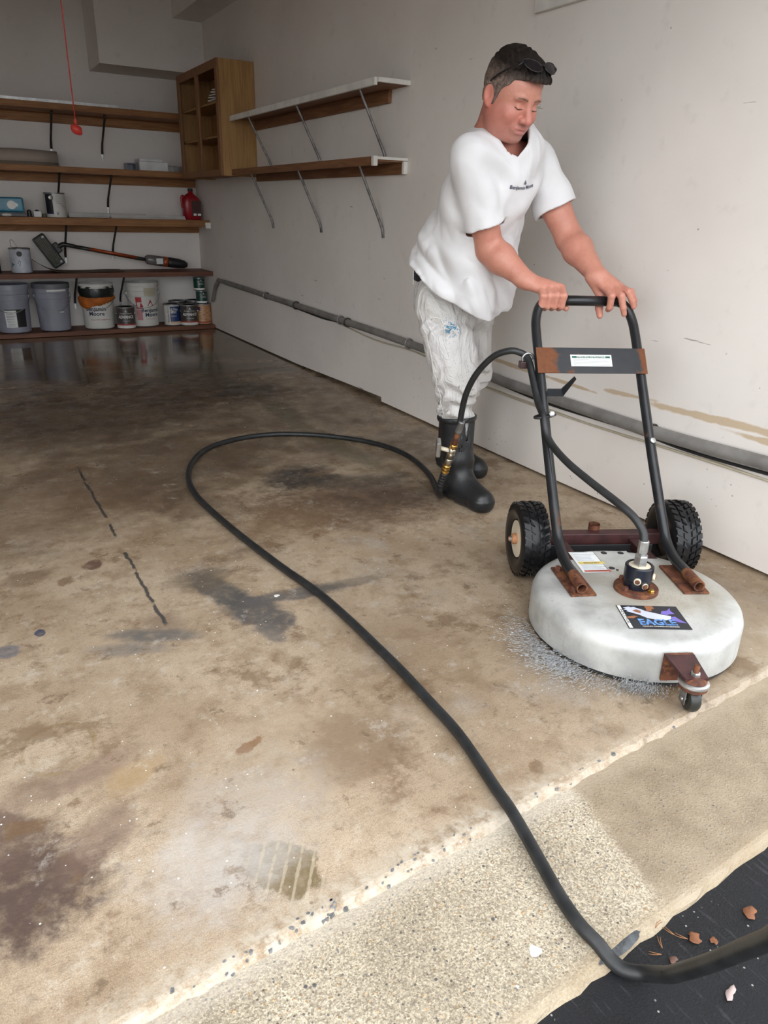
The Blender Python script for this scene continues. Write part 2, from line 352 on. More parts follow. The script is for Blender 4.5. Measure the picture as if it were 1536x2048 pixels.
def apron_mat():
    b = B('exposed_aggregate_concrete'); p = b.sep(); n = b.noise(5, 5); nf = b.noise(170, 4, .7)
    c = b.mix(b.rng(n, .3, .7), (.345, .295, .225), (.46, .40, .315))
    c = b.mix(b.rng(nf, .5, .66, 0, .6), c, (.24, .19, .13))
    v = b.vor(150); vc = b.vor(150, out='Color'); vs = b.sep(vc)
    c = b.mix(b.math('MULTIPLY', b.rng(v, .38, .28), b.rng(vs[0], .90, .93, 0, .9)), c, (.11, .10, .095))
    c = b.mix(b.math('MULTIPLY', b.rng(v, .4, .3), b.rng(vs[1], .9, .93, 0, .7)), c, (.45, .27, .12))
    va = b.sep(b.vor(330, out='Color')); vd = b.sep(b.vor(700, out='Color'))
    c = b.mix(.8, c, b.mix(1, c, b.mix(va[0], (.52, .49, .45), (1.45, 1.45, 1.42)), 'MULTIPLY')); c = b.mix(.6, c, b.mix(1, c, b.mix(vd[1], (.62, .6, .56), (1.35, 1.35, 1.33)), 'MULTIPLY'))
    v3 = b.vor(75); v3c = b.sep(b.vor(75, out='Color')); c = b.mix(b.math('MULTIPLY', b.rng(v3, .3, .2), b.rng(v3c[0], .955, .965)), c, (.09, .085, .085))
    # washed, still wet part near the machine
    edge = b.math('ADD', b.math('SUBTRACT', p[0], b.math('ADD', .80, b.math('MULTIPLY', p[1], .20))), b.math('MULTIPLY', b.math('SUBTRACT', b.noise(16, 4), .5), .05))
    wet = b.rng(edge, .0, .035)
    c = b.mix(b.math('MULTIPLY', wet, .8), c, b.mix(b.rng(b.noise(11, 5), .3, .7), (.20, .145, .09), (.29, .225, .15)))
    e = b.math('SUBTRACT', p[1], b.math('ADD', .462, b.math('MULTIPLY', p[0], .07)))
    c = b.mix(b.rng(b.math('ADD', e, b.math('MULTIPLY', b.math('SUBTRACT', b.noise(22, 3), .5), .02)), .045, .012, 0, .75), c, b.mix(b.noise(12, 4), (.24, .16, .075), (.46, .39, .29)))
    e2 = b.math('SUBTRACT', b.math('ADD', .772, b.math('MULTIPLY', p[0], .07)), p[1])
    c = b.mix(b.rng(e2, .045, .0, 0, .55), c, b.mix(wet, (.50, .44, .36), (.36, .29, .21)))
    b.P(Base_Color=c, Roughness=b.rng(wet, 0, 1, .85, .5)); b.bump(b.math('ADD', nf, b.math('MULTIPLY', b.rng(v, .4, .2), .6)), .35, .004)
    return b.m
ap = slab('floor_apron', (.462, .07), (.800, .07), LX - 1, WX + 1.5, apron_mat(), .1, .02, .002); ap.location.z = -.012
tag(ap, 'pale exposed aggregate concrete apron strip outside the threshold', kind='structure')
def asphalt_mat():
    b = B('wet_asphalt'); n = b.noise(6, 5); nf = b.noise(230, 4, .7)
    c = b.mix(b.rng(n, .3, .7), (.0055, .0055, .0065), (.013, .013, .015)); c = b.mix(b.rng(nf, .55, .7, 0, .6), c, (.028, .028, .031))
    st = b.noise(3, 4, .6, b.mapping(rot=(0, 0, R(28)), scale=(34, 4, 1)))
    c = b.mix(b.rng(st, .58, .68, 0, .6), c, (.04, .04, .046))
    v = b.vor(60); c = b.mix(b.math('MULTIPLY', b.rng(v, .13, .08), b.rng(b.noise(17, 2), .56, .6)), c, (.32, .31, .30))
    b.P(Base_Color=c, Roughness=b.rng(n, .3, .7, .55, .8), Specular_IOR_Level=.28); b.bump(b.math('ADD', nf, st), .5, .006)
    return b.m
asp = box('floor_driveway', -25, 25, -30, 1.2, -.20, -.026, asphalt_mat()); tag(asp, 'dark wet asphalt driveway meeting the concrete apron', kind='structure')

# ---- walls, ceiling
ys = [BY, 5.2, 4.4, 4.0, 3.905, 3.90, 3.2, 2.4, 1.6, .95]; zb = [.008, .012, .032, .04, .042, .014, .012, .012, .016, .016]
V = []; F = []
for x in (WX, WX + .1):
    for y, z in zip(ys, zb): V += [(x, y, z), (x, y, CZ)]
n2 = 2 * len(ys)
for i in range(len(ys) - 1):
    a = 2 * i; F += [(a, a + 2, a + 3, a + 1), (n2 + a, n2 + a + 1, n2 + a + 3, n2 + a + 2), (a, n2 + a, n2 + a + 2, a + 2)]
F += [(0, 1, n2 + 1, n2), (n2 - 2, 2 * n2 - 2, 2 * n2 - 1, n2 - 1)]
tag(mesh('wall_right', V, F, M_wallm), 'long off white painted side wall with scuffs', kind='structure')
tag(box('baseboard_right', WX + .060, WX + .095, .95, BY, 0, .07, M_gap), 'damp concrete footing in the gap at the foot of the side wall', kind='structure')
tag(box('wall_back', LX, WX + .1, BY, BY + .1, -.02, CZ, M_wall), 'grey white back wall behind the wooden shelves', kind='structure')
tag(box('wall_left', LX - .1, LX, .95, BY + .1, -.02, CZ, M_wall), kind='structure')
tag(box('ceiling', LX - .1, WX + .1, .85, BY + .1, CZ, CZ + .1, M_ceil), kind='structure')
def frontwall():
    bm = bmesh.new()
    def bx(x0, x1, z0, z1):
        vs = [bm.verts.new(p) for p in [(x0, .95, z0), (x1, .95, z0), (x1, 1.05, z0), (x0, 1.05, z0), (x0, .95, z1), (x1, .95, z1), (x1, 1.05, z1), (x0, 1.05, z1)]]
        for q in [(0, 3, 2, 1), (4, 5, 6, 7), (0, 1, 5, 4), (1, 2, 6, 5), (2, 3, 7, 6), (3, 0, 4, 7)]: bm.faces.new([vs[i] for i in q])
    bx(-6.5, -2.75, -.1, CZ + .4); bx(2.15, 6.5, -.1, CZ + .4); bx(-2.75, 2.15, 2.3, CZ + .4)
    return from_bm('wall_front', bm, M_wall)
tag(frontwall(), kind='structure')
tag(box('trim_1', 1.387, WX, 7.10, BY, 2.165, CZ, M_wall), 'boxed soffit hanging down in the back corner', kind='structure')
tag(box('trim_2', 2.005, WX, 1.05, 7.10, 2.548, CZ, M_wall), 'boxed beam along the top of the side wall', kind='structure')
# ================================================================== materials for things
M_wd = wood('shelf_pine', (.22, .085, .025), (.38, .175, .058), 0)
M_wdy = wood('shelf_pine_side', (.16, .065, .028), (.26, .12, .05), 1)
M_wred = wood('stained_shelf_board', (.11, .035, .018), (.19, .075, .035), 0)
M_cab = wood('oak_cabinet', (.30, .155, .05), (.42, .235, .085), 2)
M_cabd = wood('oak_cabinet_frame', (.20, .085, .03), (.29, .135, .05), 2)
M_white = simple('white_paint', (.72, .70, .65), .55)
M_strap = simple('dark_steel_strap', (.06, .055, .05), .5, .6, rust=(.14, .08, .05), rustamt=(.6, 20))
M_galv = simple('galvanised_steel', (.48, .48, .47), .38, .9, .2, 30)
M_galvd = simple('dull_galvanised_steel', (.30, .30, .30), .45, .8, .3, 30)
M_black = simple('black_plastic', (.016, .016, .018), .45)
M_rub = simple('black_rubber', (.014, .014, .016), .42, var=.3, scale=20, bump=.12, bscale=120)
M_tyre = simple('wet_tyre_rubber', (.008, .008, .009), .25, spec=.35, var=.3, scale=30, bump=.1, bscale=90)
M_blkp = simple('black_painted_steel', (.012, .013, .015), .3, .0, .3, 12, rust=(.12, .045, .018), rustamt=(.66, 9))
M_rust = simple('rusted_steel', (.10, .032, .016), .75, .1, .5, 40, rust=(.21, .075, .026), rustamt=(.52, 30), bump=.3, bscale=150)
M_maroon = simple('maroon_primer_steel', (.045, .014, .014), .45, 0, .4, 20)
M_navy = simple('navy_paint', (.005, .007, .014), .3, 0, .3, 30)
M_brass = simple('wet_brass', (.55, .33, .09), .25, .95, .25, 40)
M_nick = simple('tarnished_nickel', (.52, .47, .38), .28, .95, .25, 50)
M_cream = simple('cream_plastic', (.62, .55, .42), .4)
M_ink = simple('navy_ink', (.012, .022, .06), .5); M_inkk = simple('black_ink', (.015, .015, .015), .5); M_inkr = simple('red_ink', (.42, .03, .035), .5); M_inkw = simple('white_ink', (.78, .77, .73), .5)
M_lab = simple('label_white', (.72, .73, .72), .45); M_green = simple('label_green', (.012, .10, .065), .4)
M_grey = simple('grey_bucket_plastic', (.27, .28, .33), .42, 0, .12, 6); M_wht = simple('white_bucket_plastic', (.66, .65, .61), .4, 0, .06, 6)

# ================================================================== shelves on the back wall
XL = -1.6
def back_shelf(zt, zb, xr, label, led=True, lip=None, ends=((1.0, .25), (1.42, .27)), mat=M_wd):
    t = thing('wall_shelf', label, 'shelf', (0, BY, zb), group=None)
    L = lambda z: z - zb
    box('plank', XL, xr, -.375, 0 - .002, L(zb + .012) if lip else 0, L(zt), mat, t, .003)
    box('front_edge', XL, xr, -.40, -.375, L(zb) if lip is None else L(zb - lip), L(zt + .002), mat, t, .003)
    if led: box('ledger_board', XL, xr, -.035, -.002, -.09 + .02, -.001, mat, t, .002)
    for x, drop in ends:
        w = .011
        tube('bracket', [(x, -.30, -.004), (x, -.29, -.02), (x, -.06, -drop * .72), (x, -.022, -drop * .9), (x, -.018, -drop)], [.011, .010, .009, .010, .010], M_strap, t, 6)
        box('bracket_foot', x - .009, x + .009, -.012, -.003, -drop - .055, -drop + .01, M_galv, t, .002)
    return t
back_shelf(1.857, 1.812, 2.24, 'highest pine shelf on the back wall under the loose metal trim strips', ends=((1.0, .27), (1.42, .29)))
back_shelf(1.39, 1.345, 2.24, 'pine shelf on the back wall holding the rolled tarp', ends=((1.0, .24), (1.42, .26)))
back_shelf(.992, .94, 2.248, 'pine shelf on the back wall holding the red jug and blue packet', lip=.006, ends=((1.0, .29), (1.42, .25)))
back_shelf(.539, .505, 2.248, 'dark pine shelf on the back wall holding the stick vacuum', lip=.006, led=False, ends=((1.03, .26), (1.44, .26)), mat=M_wred)
t = thing('floor_shelf', 'reddish brown plank shelf lying on the floor under the paint buckets', 'shelf', (0, 7.2, 0))
box('plank', XL, 2.245, 0.03, .375, .004, .037, M_wred, t, .003); box('front_edge', XL, 2.245, 0, .03, .003, .040, M_wred, t, .003)
box('white_end_block', 2.20, 2.247, -.0, .02, .0, .05, M_white, None).name = 'end_block'
o = bpy.data.objects['end_block']; o.location = (0, 7.16, .925); tag(o, 'small white wooden block at the end of the red jug shelf', 'block')

# ================================================================== shelves on the side wall
def side_shelf(zt, label, white_lip, bot):
    t = thing('side_wall_shelf', label, 'shelf', (WX, 3.69, zt)); D = -.21; Ln = 5.905 - 3.69
    box('plank', D + .018, -.002, .004, Ln, -.022, -.002, M_wdy, t, .002)
    if white_lip:
        box('front_edge', D, D + .018, 0, Ln, -.036, .0, M_white, t, .003); box('end_edge', D + .018, -.002, -.012, .004, -.022, .0, M_white, t, .002)
        box('ledger_board', -.022, -.002, .18, Ln - .02, -.085, -.0225, M_wdy, t, .002)
    else:
        box('front_edge', D, D + .018, .0, Ln, -.042, .0, M_wdy, t, .003); box('end_block', D - .004, D + .02, -.016, .012, -.045, .002, M_white, t, .002)
        box('end_edge', D + .02, -.002, -.012, .004, -.014, .0, M_white, t, .002)
        box('ledger_board', -.024, -.002, .012, Ln - .02, -.078, -.0225, M_wdy, t, .002); box('end_edge', -.026, -.002, -.010, .012, -.078, -.016, M_white, t, .002)
    for y in (3.915, 4.75, 5.6):
        yy = y - 3.69; zz = bot - zt
        tube('bracket', [(-.175, yy, -.024), (-.168, yy, -.04), (-.03, yy, zz * .80), (-.012, yy, zz * .90), (-.008, yy, zz)], [.010, .0075, .0075, .008, .008], M_galvd, t, 6)
    return t
side_shelf(1.742, 'white edged shelf high on the side wall beside the oak cabinet', True, 1.37)
side_shelf(1.382, 'brown edged shelf on the side wall below the white edged one', False, .975)

# ================================================================== oak cabinet without doors
t = thing('wall_cabinet', 'doorless oak wall cabinet with face frame in the corner', 'cabinet', (WX, 5.91, 1.335)); D = -.29; Y1 = 1.06; H = .775
box('side_panel', D + .018, -.002, 0, .016, 0, H, M_cab, t, .002); box('side_panel', D + .018, -.002, Y1 - .016, Y1, 0, H, M_cab, t, .002)
box('top_panel', D + .018, -.002, .016, Y1 - .016, H - .016, H, M_cabd, t); box('bottom_panel', D + .018, -.002, .016, Y1 - .016, .012, .028, M_cabd, t)
box('back_panel', -.010, -.002, .016, Y1 - .016, .028, H - .016, M_cab, t)
for z in (.27, .50): box('inner_shelf', D + .03, -.012, .017, Y1 - .017, z, z + .014, M_cab, t, .002)
for y0, y1 in ((0, .055), (.49, .55), (Y1 - .055, Y1)): box('stile', D, D + .018, y0, y1, 0.0, H, M_cabd, t, .003)
for y0, y1 in ((.055, .49), (.55, Y1 - .055)):
    box('rail', D + .001, D + .017, y0, y1, H - .06, H, M_cabd, t, .003); box('rail', D + .001, D + .017, y0, y1, 0, .045, M_cabd, t, .003)
t = thing('paper_stack', 'crumpled white papers piled inside the oak cabinet', 'papers', (2.06, 6.12, 1.851))
for i in range(5):
    box('sheet', -.08 + .006 * i, .07 - .01 * i, -.10 + .012 * i, .08 - .01 * i, .004 + .018 * i, .012 + .018 * i, M_lab, t, .002, Matrix.Rotation(.12 * i, 4, 'Z') @ Matrix.Rotation(.05 * (i % 2), 4, 'X'))

# ================================================================== pipe along the side wall
M_pipe = simple('grey_painted_pipe', (.20, .19, .18), .5, 0, .2, 10, rust=(.62, .6, .56), rustamt=(.68, 30))
M_wire = simple('black_cable', (.02, .02, .02), .5); M_wirew = simple('beige_cable', (.50, .44, .33), .5)
t = thing('conduit_pipe', 'grey pipe clipped along the side wall with cables hanging below', 'pipe', (WX, 0, 0))
pp = [(-.026, .97, .405), (-.026, 1.33, .392), (-.026, 1.78, .376), (-.026, 2.38, .380), (-.026, 2.81, .390), (-.026, 3.6, .430), (-.026, 4.75, .452), (-.026, 5.8, .465), (-.026, 6.86, .478), (-.03, 6.95, .468), (-.03, 7.05, .41), (-.03, 7.12, .33), (-.03, 7.16, .27)]
tube('pipe', pp, [.024, .024, .024, .023, .022, .021, .020, .019, .019, .020, .018, .016, .016], M_pipe, t, 12, 5)
tube('cable', [(-.012, .97, .372), (-.010, 1.6, .343), (-.012, 1.9, .352), (-.010, 2.4, .345), (-.012, 2.8, .366), (-.01, 3.5, .404), (-.012, 4.4, .424), (-.01, 4.75, .418), (-.012, 5.3, .436), (-.01, 5.9, .445), (-.012, 6.8, .458)], .006, M_wire, t, 6, 5)
tube('cable', [(-.006, .97, .333), (-.006, 1.6, .328), (-.006, 2.2, .315), (-.006, 2.9, .326), (-.006, 3.5, .385), (-.006, 4.0, .383), (-.006, 4.6, .425)], .0045, M_wirew, t, 6, 5)
for i, y in enumerate((1.80, 3.56, 4.32, 4.42, 5.15, 5.75)):
    z = float(np.interp(y, [p[1] for p in pp[:9]], [p[2] for p in pp[:9]])); r = .027
    tube('clip', [(-.026 + r * math.cos(a), y, z + r * math.sin(a)) for a in np.linspace(.6, 5.6, 11)], .0045, (M_strap, M_galvd)[i % 2], t, 6)
tag(box('wall_batten', WX - .022, WX - .001, 1.6, 2.722, 1.868, 1.965, M_white, None, .003), 'white painted wooden batten screwed high on the side wall', 'board')

# ================================================================== opener cord
M_cord = simple('red_cord', (.42, .03, .02), .5)
t = thing('release_cord', 'red pull cord with red handle hanging from the garage ceiling', 'cord', (.647, 4.0, 1.43))
tube('cord', [(0, 0, .045), (0, 0, .5), (-.003, 0, 1.37)], .0028, M_cord, t, 6)
def cord_handle():
    bm = bmesh.new(); prof = [(-.024, .010), (-.016, .022), (.0, .018), (.012, .016), (.024, .008), (.024, -.022), (.008, -.024), (-.012, -.018), (-.022, -.006)]
    a = [bm.verts.new((x, -.008, z)) for x, z in prof]; b_ = [bm.verts.new((x, .008, z)) for x, z in prof]; n = len(prof)
    bm.faces.new(a); bm.faces.new(b_[::-1])
    for i in range(n): bm.faces.new([a[i], b_[i], b_[(i + 1) % n], a[(i + 1) % n]])
    bmesh.ops.bevel(bm, geom=bm.edges[:], offset=.003, segments=2, affect='EDGES')
    return from_bm('handle', bm, M_cord, t, True)
cord_handle(); lathe('knot', [(0, .016), (.006, .022), (.008, .032), (.004, .044), (0, .046)], M_cord, t, 10)

# ================================================================== buckets and cans
def cyl_fn(rf, th0, z0, e=.0012):
    return lambda x, y: ((rf(z0 + y) + e) * math.cos(th0 + x / rf(z0)), (rf(z0 + y) + e) * math.sin(th0 + x / rf(z0)), z0 + y)
def cyl_patch(name, rf, th, half, z0, z1, mat, parent, e=.0008, n=14):
    pr = [(rf(z0 + (z1 - z0) * i / 4) + e, z0 + (z1 - z0) * i / 4) for i in range(5)]
    return lathe(name, pr, mat, parent, n, arc=(th - half, th + half))
def bucket(label, loc, mat, lid=None, face=R(-99), rot=0., res=None):
    t = thing('paint_bucket', label, 'bucket', loc, rot, 'five gallon buckets on the floor shelf'); r0, r1, h = .130, .150, .40
    rf = lambda z: r0 + (r1 - r0) * z / h
    pr = [(0, .006), (r0 - .008, 0), (r0, .006), (rf(.27), .27), (rf(.27) + .006, .272), (rf(.27) + .006, .278), (rf(.285), .282), (rf(.315), .315), (rf(.315) + .007, .317), (rf(.315) + .007, .324), (rf(.33), .328), (rf(.36), .36), (rf(.36) + .006, .362), (rf(.36) + .006, .368), (rf(.375), .371), (r1, .392), (r1 + .004, .396), (r1 + .003, h), (r1 - .004, h), (r1 - .006, .39), (r0 - .006, .02), (0, .016)]
    lathe('body', pr, mat, t, 40)
    for s in (-1, 1):
        a = face + s * R(84); lathe('bail_ear', [(0, 0), (.016, 0), (.016, .010), (0, .012)], mat, t, 12, tf=Matrix.Translation(((rf(.30)) * math.cos(a), rf(.30) * math.sin(a), .30)) @ Matrix.Rotation(a, 4, 'Z') @ Matrix.Rotation(R(90), 4, 'Y'))
    pts = []
    for k in range(15):
        u = -1 + 2 * k / 14; a = face + u * R(84); z = .30 - .125 * (1 - u * u); pts.append(((rf(z) + .012) * math.cos(a), (rf(z) + .012) * math.sin(a), z))
    tube('bail_handle', pts, .0025, M_galv, t, 6)
    if lid:
        lathe('lid', [(r1 + .006, .366), (r1 + .008, .40), (r1 + .004, .408), (r1 - .012, .408), (r1 - .016, .398), (0, .398)], lid, t, 40)
    else:
        lathe('residue', [(0, .06), (rf(.06) - .007, .06), (rf(.06) - .007, .056), (0, .056)], res or mat, t, 24)
    return t, rf
M_greyl = simple('grey_lid_plastic', (.13, .135, .15), .45)
ZS = .041
t, rf = bucket('grey plastic bucket with a white and black label', (.48, 7.375, ZS), M_grey, M_grey)
cyl_patch('label', rf, R(-103), .34, .05, .20, M_lab, t); cyl_patch('label', rf, R(-66), .30, .05, .20, M_inkk, t); cyl_patch('label', rf, R(-84), .66, .195, .203, M_inkk, t, .0014)
for i in range(9): cyl_patch('print_line', rf, R(-103) + random.uniform(-.03, .03), random.uniform(.2, .28), .063 + .014 * i, .066 + .014 * i, M_greyl, t, .0014, 6)
t, rf = bucket('plain dark grey plastic bucket with its lid on', (.815, 7.38, ZS), M_grey, M_greyl, rot=.1)
cyl_patch('bail_grip', rf, R(-75), .12, .165, .172, M_inkw, t, .014)
cyl_patch('paint_smear', rf, R(-84), .55, .345, .36, M_inkw, t, .009)
t, rf = bucket('white bucket with black rim drips and an orange cloth wrapped around', (1.196, 7.375, ZS), M_wht, res=M_inkk)
M_drip = simple('black_dried_paint', (.010, .013, .012), .3, bump=.3); M_org = simple('orange_cloth', (.46, .12, .015), .75, 0, .25, 12, bump=.3, bscale=40)
def wrap(name, zlo, zhi, e, mat, t, rf, rag=.008, n=64, seed=1, th=(0, 2 * math.pi)):
    rn = random.Random(seed); V = []; F = []; ph = [rn.uniform(0, 6) for _ in range(6)]; full = th[1] - th[0] > 6.2
    for k in range(n + 1):
        a = th[0] + (th[1] - th[0]) * k / n; w = sum(math.sin(a * (2 + 3 * i) + ph[i]) for i in range(3)) / 3; w2 = sum(math.sin(a * (3 + 4 * i) + ph[3 + i]) for i in range(3)) / 3
        z0, z1 = zlo(a) + rag * w + rn.uniform(-rag, rag) * .5, zhi(a) + rag * w2
        for i in range(6):
            z = z0 + (z1 - z0) * i / 5; b = math.sin(i / 5 * math.pi)
            r = rf(z) + .004 + e * b * (1 + .4 * math.sin(9 * a + ph[i])); V.append((r * math.cos(a), r * math.sin(a), z))
    for k in range(n):
        for i in range(5): F.append((k * 6 + i, k * 6 + 6 + i, k * 6 + 7 + i, k * 6 + 1 + i))
    return mesh(name, V, F, mat, t, True)
wrap('dried_drips', lambda a: .275 + .012 * math.sin(a - .5), lambda a: .372, .006, M_drip, t, rf, .010, seed=3)
wrap('orange_cloth', lambda a: .225 + .035 * math.sin(a + 1.2), lambda a: .298 + .012 * math.sin(a), .013, M_org, t, rf, .010, seed=5)
lettering('Benjamin', .050, cyl_fn(rf, R(-108), .180), M_ink, t, .0012); lettering('Moore', .050, cyl_fn(rf, R(-106), .138), M_ink, t, .0012)
lettering('PAINTS', .022, cyl_fn(rf, R(-107), .222, .003), M_inkr, t, .001); lettering('Benjamin Moore & Co.', .014, cyl_fn(rf, R(-102), .085), M_inkr, t); lettering('benjaminmoore.com', .014, cyl_fn(rf, R(-62), .085), M_inkr, t)
t, rf = bucket('white bucket with red triangle mark and navy lettering', (1.615, 7.40, ZS), M_wht)
cyl_patch('tape_patch', rf, R(-74), .40, .285, .355, simple('beige_tape', (.50, .44, .33), .6), t, .007)
cyl_patch('label', rf, R(-119), .2, .225, .27, M_inkr, t); cyl_patch('label', rf, R(-119), .2, .06, .16, simple('pink_print', (.55, .25, .26), .5), t)
tri_patch('red_shape', [(-.03, -.03), (.01, -.03), (.035, -.01), (.02, .02), (-.03, .035)], cyl_fn(rf, R(-117), .195), M_inkr, t)
tri_patch('triangle_mark', [(-.028, -.025), (.028, -.025), (0, .035)], cyl_fn(rf, R(-75), .215), M_inkr, t); tri_patch('triangle_inset', [(-.014, -.018), (-.004, -.018), (.004, .012)], cyl_fn(rf, R(-75), .215, .002), M_inkw, t); tri_patch('triangle_inset', [(.004, -.018), (.014, -.018), (.006, .004)], cyl_fn(rf, R(-75), .215, .002), M_inkw, t)
lettering('Benjamin', .050, cyl_fn(rf, R(-73), .150), M_ink, t, .0012); lettering('Moore', .050, cyl_fn(rf, R(-69), .108), M_ink, t, .0012); lettering('For Paint & Stain', .013, cyl_fn(rf, R(-76), .07), M_inkr, t)

def can(label, loc, body, r=.082, h=.195, cat='can', rim=M_galvd, tilt=None, group='paint cans'):
    t = thing('paint_can', label, cat, loc, 0, group); rf = lambda z: r
    lathe('body', [(0, .003), (r - .003, .003), (r - .002, 0), (r + .0015, .001), (r + .0015, .005), (r, .007), (r, h - .014), (r - .002, h - .010)], body, t, 36)
    lathe('rim', [(r - .002, h - .012), (r + .0025, h - .010), (r + .0025, h - .002), (r - .003, h), (r - .012, h), (r - .013, h - .004)], rim, t, 36)
    lathe('lid', [(r - .013, h - .004), (r - .016, h - .001), (r - .022, h - .001), (r - .026, h - .006), (0, h - .006)], rim, t, 36)
    if tilt: t.rotation_euler = tilt
    return t, rf
M_adv = simple('brown_grey_label', (.055, .046, .042), .38); M_red = simple('red_band', (.36, .05, .035), .4)
def advance(label, loc, th):
    t, rf = can(label, loc, M_adv)
    lathe('white_band', [(.0836, .006), (.0836, .030)], M_inkw, t, 36); lathe('red_band', [(.0838, .030), (.0838, .044)], M_red, t, 36)
    lettering('ADVANCE', .036, cyl_fn(rf, th, .105), M_inkw, t, .0012, sx=.85); lettering('Benjamin Moore', .017, cyl_fn(rf, th, .138), M_inkw, t)
    tri_patch('triangle_mark', [(-.010, -.008), (.010, -.008), (0, .013)], cyl_fn(rf, th, .158), M_inkw, t); tri_patch('triangle_inset', [(-.004, -.006), (.005, -.006), (0, .006)], cyl_fn(rf, th, .158, .002), M_adv, t)
    lettering('WATERBORNE', .010, cyl_fn(rf, th, .07), M_inkw, t); lettering('WHITE  BASE 1', .011, cyl_fn(rf, th, .017, .0016), M_inkk, t)
    for s in (-1, 1): lathe('bail_ear', [(0, 0), (.009, 0), (.008, .006), (0, .007)], M_galv, t, 10, tf=Matrix.Translation((.083 * math.cos(th + s * R(75)), .083 * math.sin(th + s * R(75)), .135)) @ Matrix.Rotation(th + s * R(75), 4, 'Z') @ Matrix.Rotation(R(90), 4, 'Y'))
advance('brown grey paint can with red band between the two white buckets', (1.417, 7.272, ZS), R(-99))
advance('brown grey paint can with red band beside the blue labelled can', (2.012, 7.270, ZS), R(-98))
t, rf = can('paint can with navy label and white stripe on the floor shelf', (1.875, 7.36, ZS), M_wht, .080)
cyl_patch('label', rf, R(-78), .72, .032, .175, simple('navy_label', (.012, .035, .13), .4), t); cyl_patch('cream_band', rf, R(-78), .72, .014, .034, simple('cream_band', (.62, .45, .27), .5), t)
lettering('ULTRA', .03, cyl_fn(rf, R(-93), .145, .002), M_inkw, t, .0008, sx=.9); lettering('SPEC', .03, cyl_fn(rf, R(-95), .12, .002), M_inkw, t, .0008, sx=.9); lettering('INTERIOR', .012, cyl_fn(rf, R(-95), .085, .002), M_inkw, t)
v_, f_ = text2d('Benjamin Moore', .022); fn = cyl_fn(rf, R(-132), .10); mesh('lettering', [fn(-y, x) for x, y in v_], f_, M_inkk, t)
can('bare metal topped paint can tucked behind the navy labelled can', (1.963, 7.495, ZS), M_adv, .080, .21)
can('bare metal topped paint can tucked behind the wood stain can', (2.128, 7.497, ZS), M_adv, .080, .21)
b = B('stain_can_print'); b.P(Base_Color=b.mix(b.rng(b.noise(14, 4, .6, b.mapping(scale=(1, 1, 4))), .35, .65), (.36, .15, .055), (.55, .33, .17)), Roughness=.4)
t, rf = can('orange brown wood stain can under the two small green cans', (2.166, 7.333, ZS), b.m, .080, .192)
cyl_patch('label', rf, R(-135), .25, .13, .165, simple('purple_print', (.10, .05, .12), .5), t); lathe('red_band', [(.0808, .012), (.0808, .024)], M_red, t, 36)
M_grn = simple('green_can_paint', (.008, .055, .038), .35)
for lab, x, z, tl in (('small green quart can standing on the wood stain can', 2.165, ZS + .193, None), ('small green quart can on top of another green can', 2.148, ZS + .193 + .123, (R(0), R(0), 0))):
    t, rf = can(lab, (x, 7.33, z), M_grn, .053, .122, tilt=tl)
    lathe('white_band', [(.0536, .004), (.0536, .022)], M_inkw, t, 36)
    lettering('REGAL', .02, cyl_fn(rf, R(-84), .062, .001), M_inkw, t); lettering('Benjamin Moore', .011, cyl_fn(rf, R(-84), .082, .001), M_inkw, t); tri_patch('triangle_mark', [(-.006, -.005), (.006, -.005), (0, .008)], cyl_fn(rf, R(-84), .095, .001), M_inkw, t)

# ---- fourth shelf
t, rf = can('silver white paint can with teal landscape print beside the vacuum head', (.607, 7.37, .5415), simple('pale_blue_label', (.50, .52, .58), .4, 0, .1, 20), .084, .20)
tri_patch('teal_print', [(-.045, -.03), (.03, -.018), (.04, .012), (.032, .03), (.02, .0), (-.02, -.006), (-.04, .01)], cyl_fn(rf, R(-122), .075), simple('teal_print', (.03, .16, .14), .5), t); lathe('emblem', [(0, 0), (.022, .0), (.022, .0015), (0, .0015)], M_inkk, t, 20, tf=Matrix.Translation((.084 * math.cos(R(-98)), .084 * math.sin(R(-98)), .155)) @ Matrix.Rotation(R(-98), 4, 'Z') @ Matrix.Rotation(R(90), 4, 'Y'))
tube('bail_handle', [(-.06, -.03, .19), (-.06, .0, .26), (-.035, .03, .255), (-.01, .03, .2)], .002, M_galv, t, 6, 4)
t, rf = can('dark green black can at the open end of the vacuum shelf', (.36, 7.37, .5415), M_drip, .083, .14)
t = thing('stick_vacuum', 'cordless stick vacuum lying on its side with orange wand', 'vacuum', (.85, 7.42, .5415))
M_vdk = simple('dark_grey_plastic', (.018, .020, .017), .4); M_vor = simple('orange_anodised', (.42, .075, .02), .35, .3); M_vcl = simple('smoky_bin_plastic', (.16, .145, .14), .15)
hm = Matrix.Translation((0, .02, .170)) @ Matrix.Rotation(R(58), 4, 'Y')
box('floor_head', -.145, .145, -.05, .05, -.055, .055, M_vdk, t, .014, hm)
for k in range(5): tube('brush_bristle', [hm @ Vector((-.12, -.052, -.035 + .014 * k)), hm @ Vector((0, -.056, -.045 + .02 * k)), hm @ Vector((.12, -.052, -.03 + .012 * k))], .003, simple('bristle_olive', (.13, .11, .05), .7) if k == 0 else bpy.data.materials['bristle_olive'], t, 5)
for sx in (-.12, .12): lathe('head_roller', [(0, 0), (.012, 0), (.012, .006), (0, .008)], M_galvd, t, 10, tf=hm @ Matrix.Translation((sx, -.05, .03)) @ Matrix.Rotation(R(90), 4, 'X'))
box('head_joint', -.03, .06, -.03, .03, .05, .10, M_vdk, t, .01, hm)
tube('neck', [(.075, .01, .20), (.12, .01, .225), (.16, .0, .222), (.22, .0, .208)], [.022, .02, .018, .018], M_vdk, t, 10, 3)
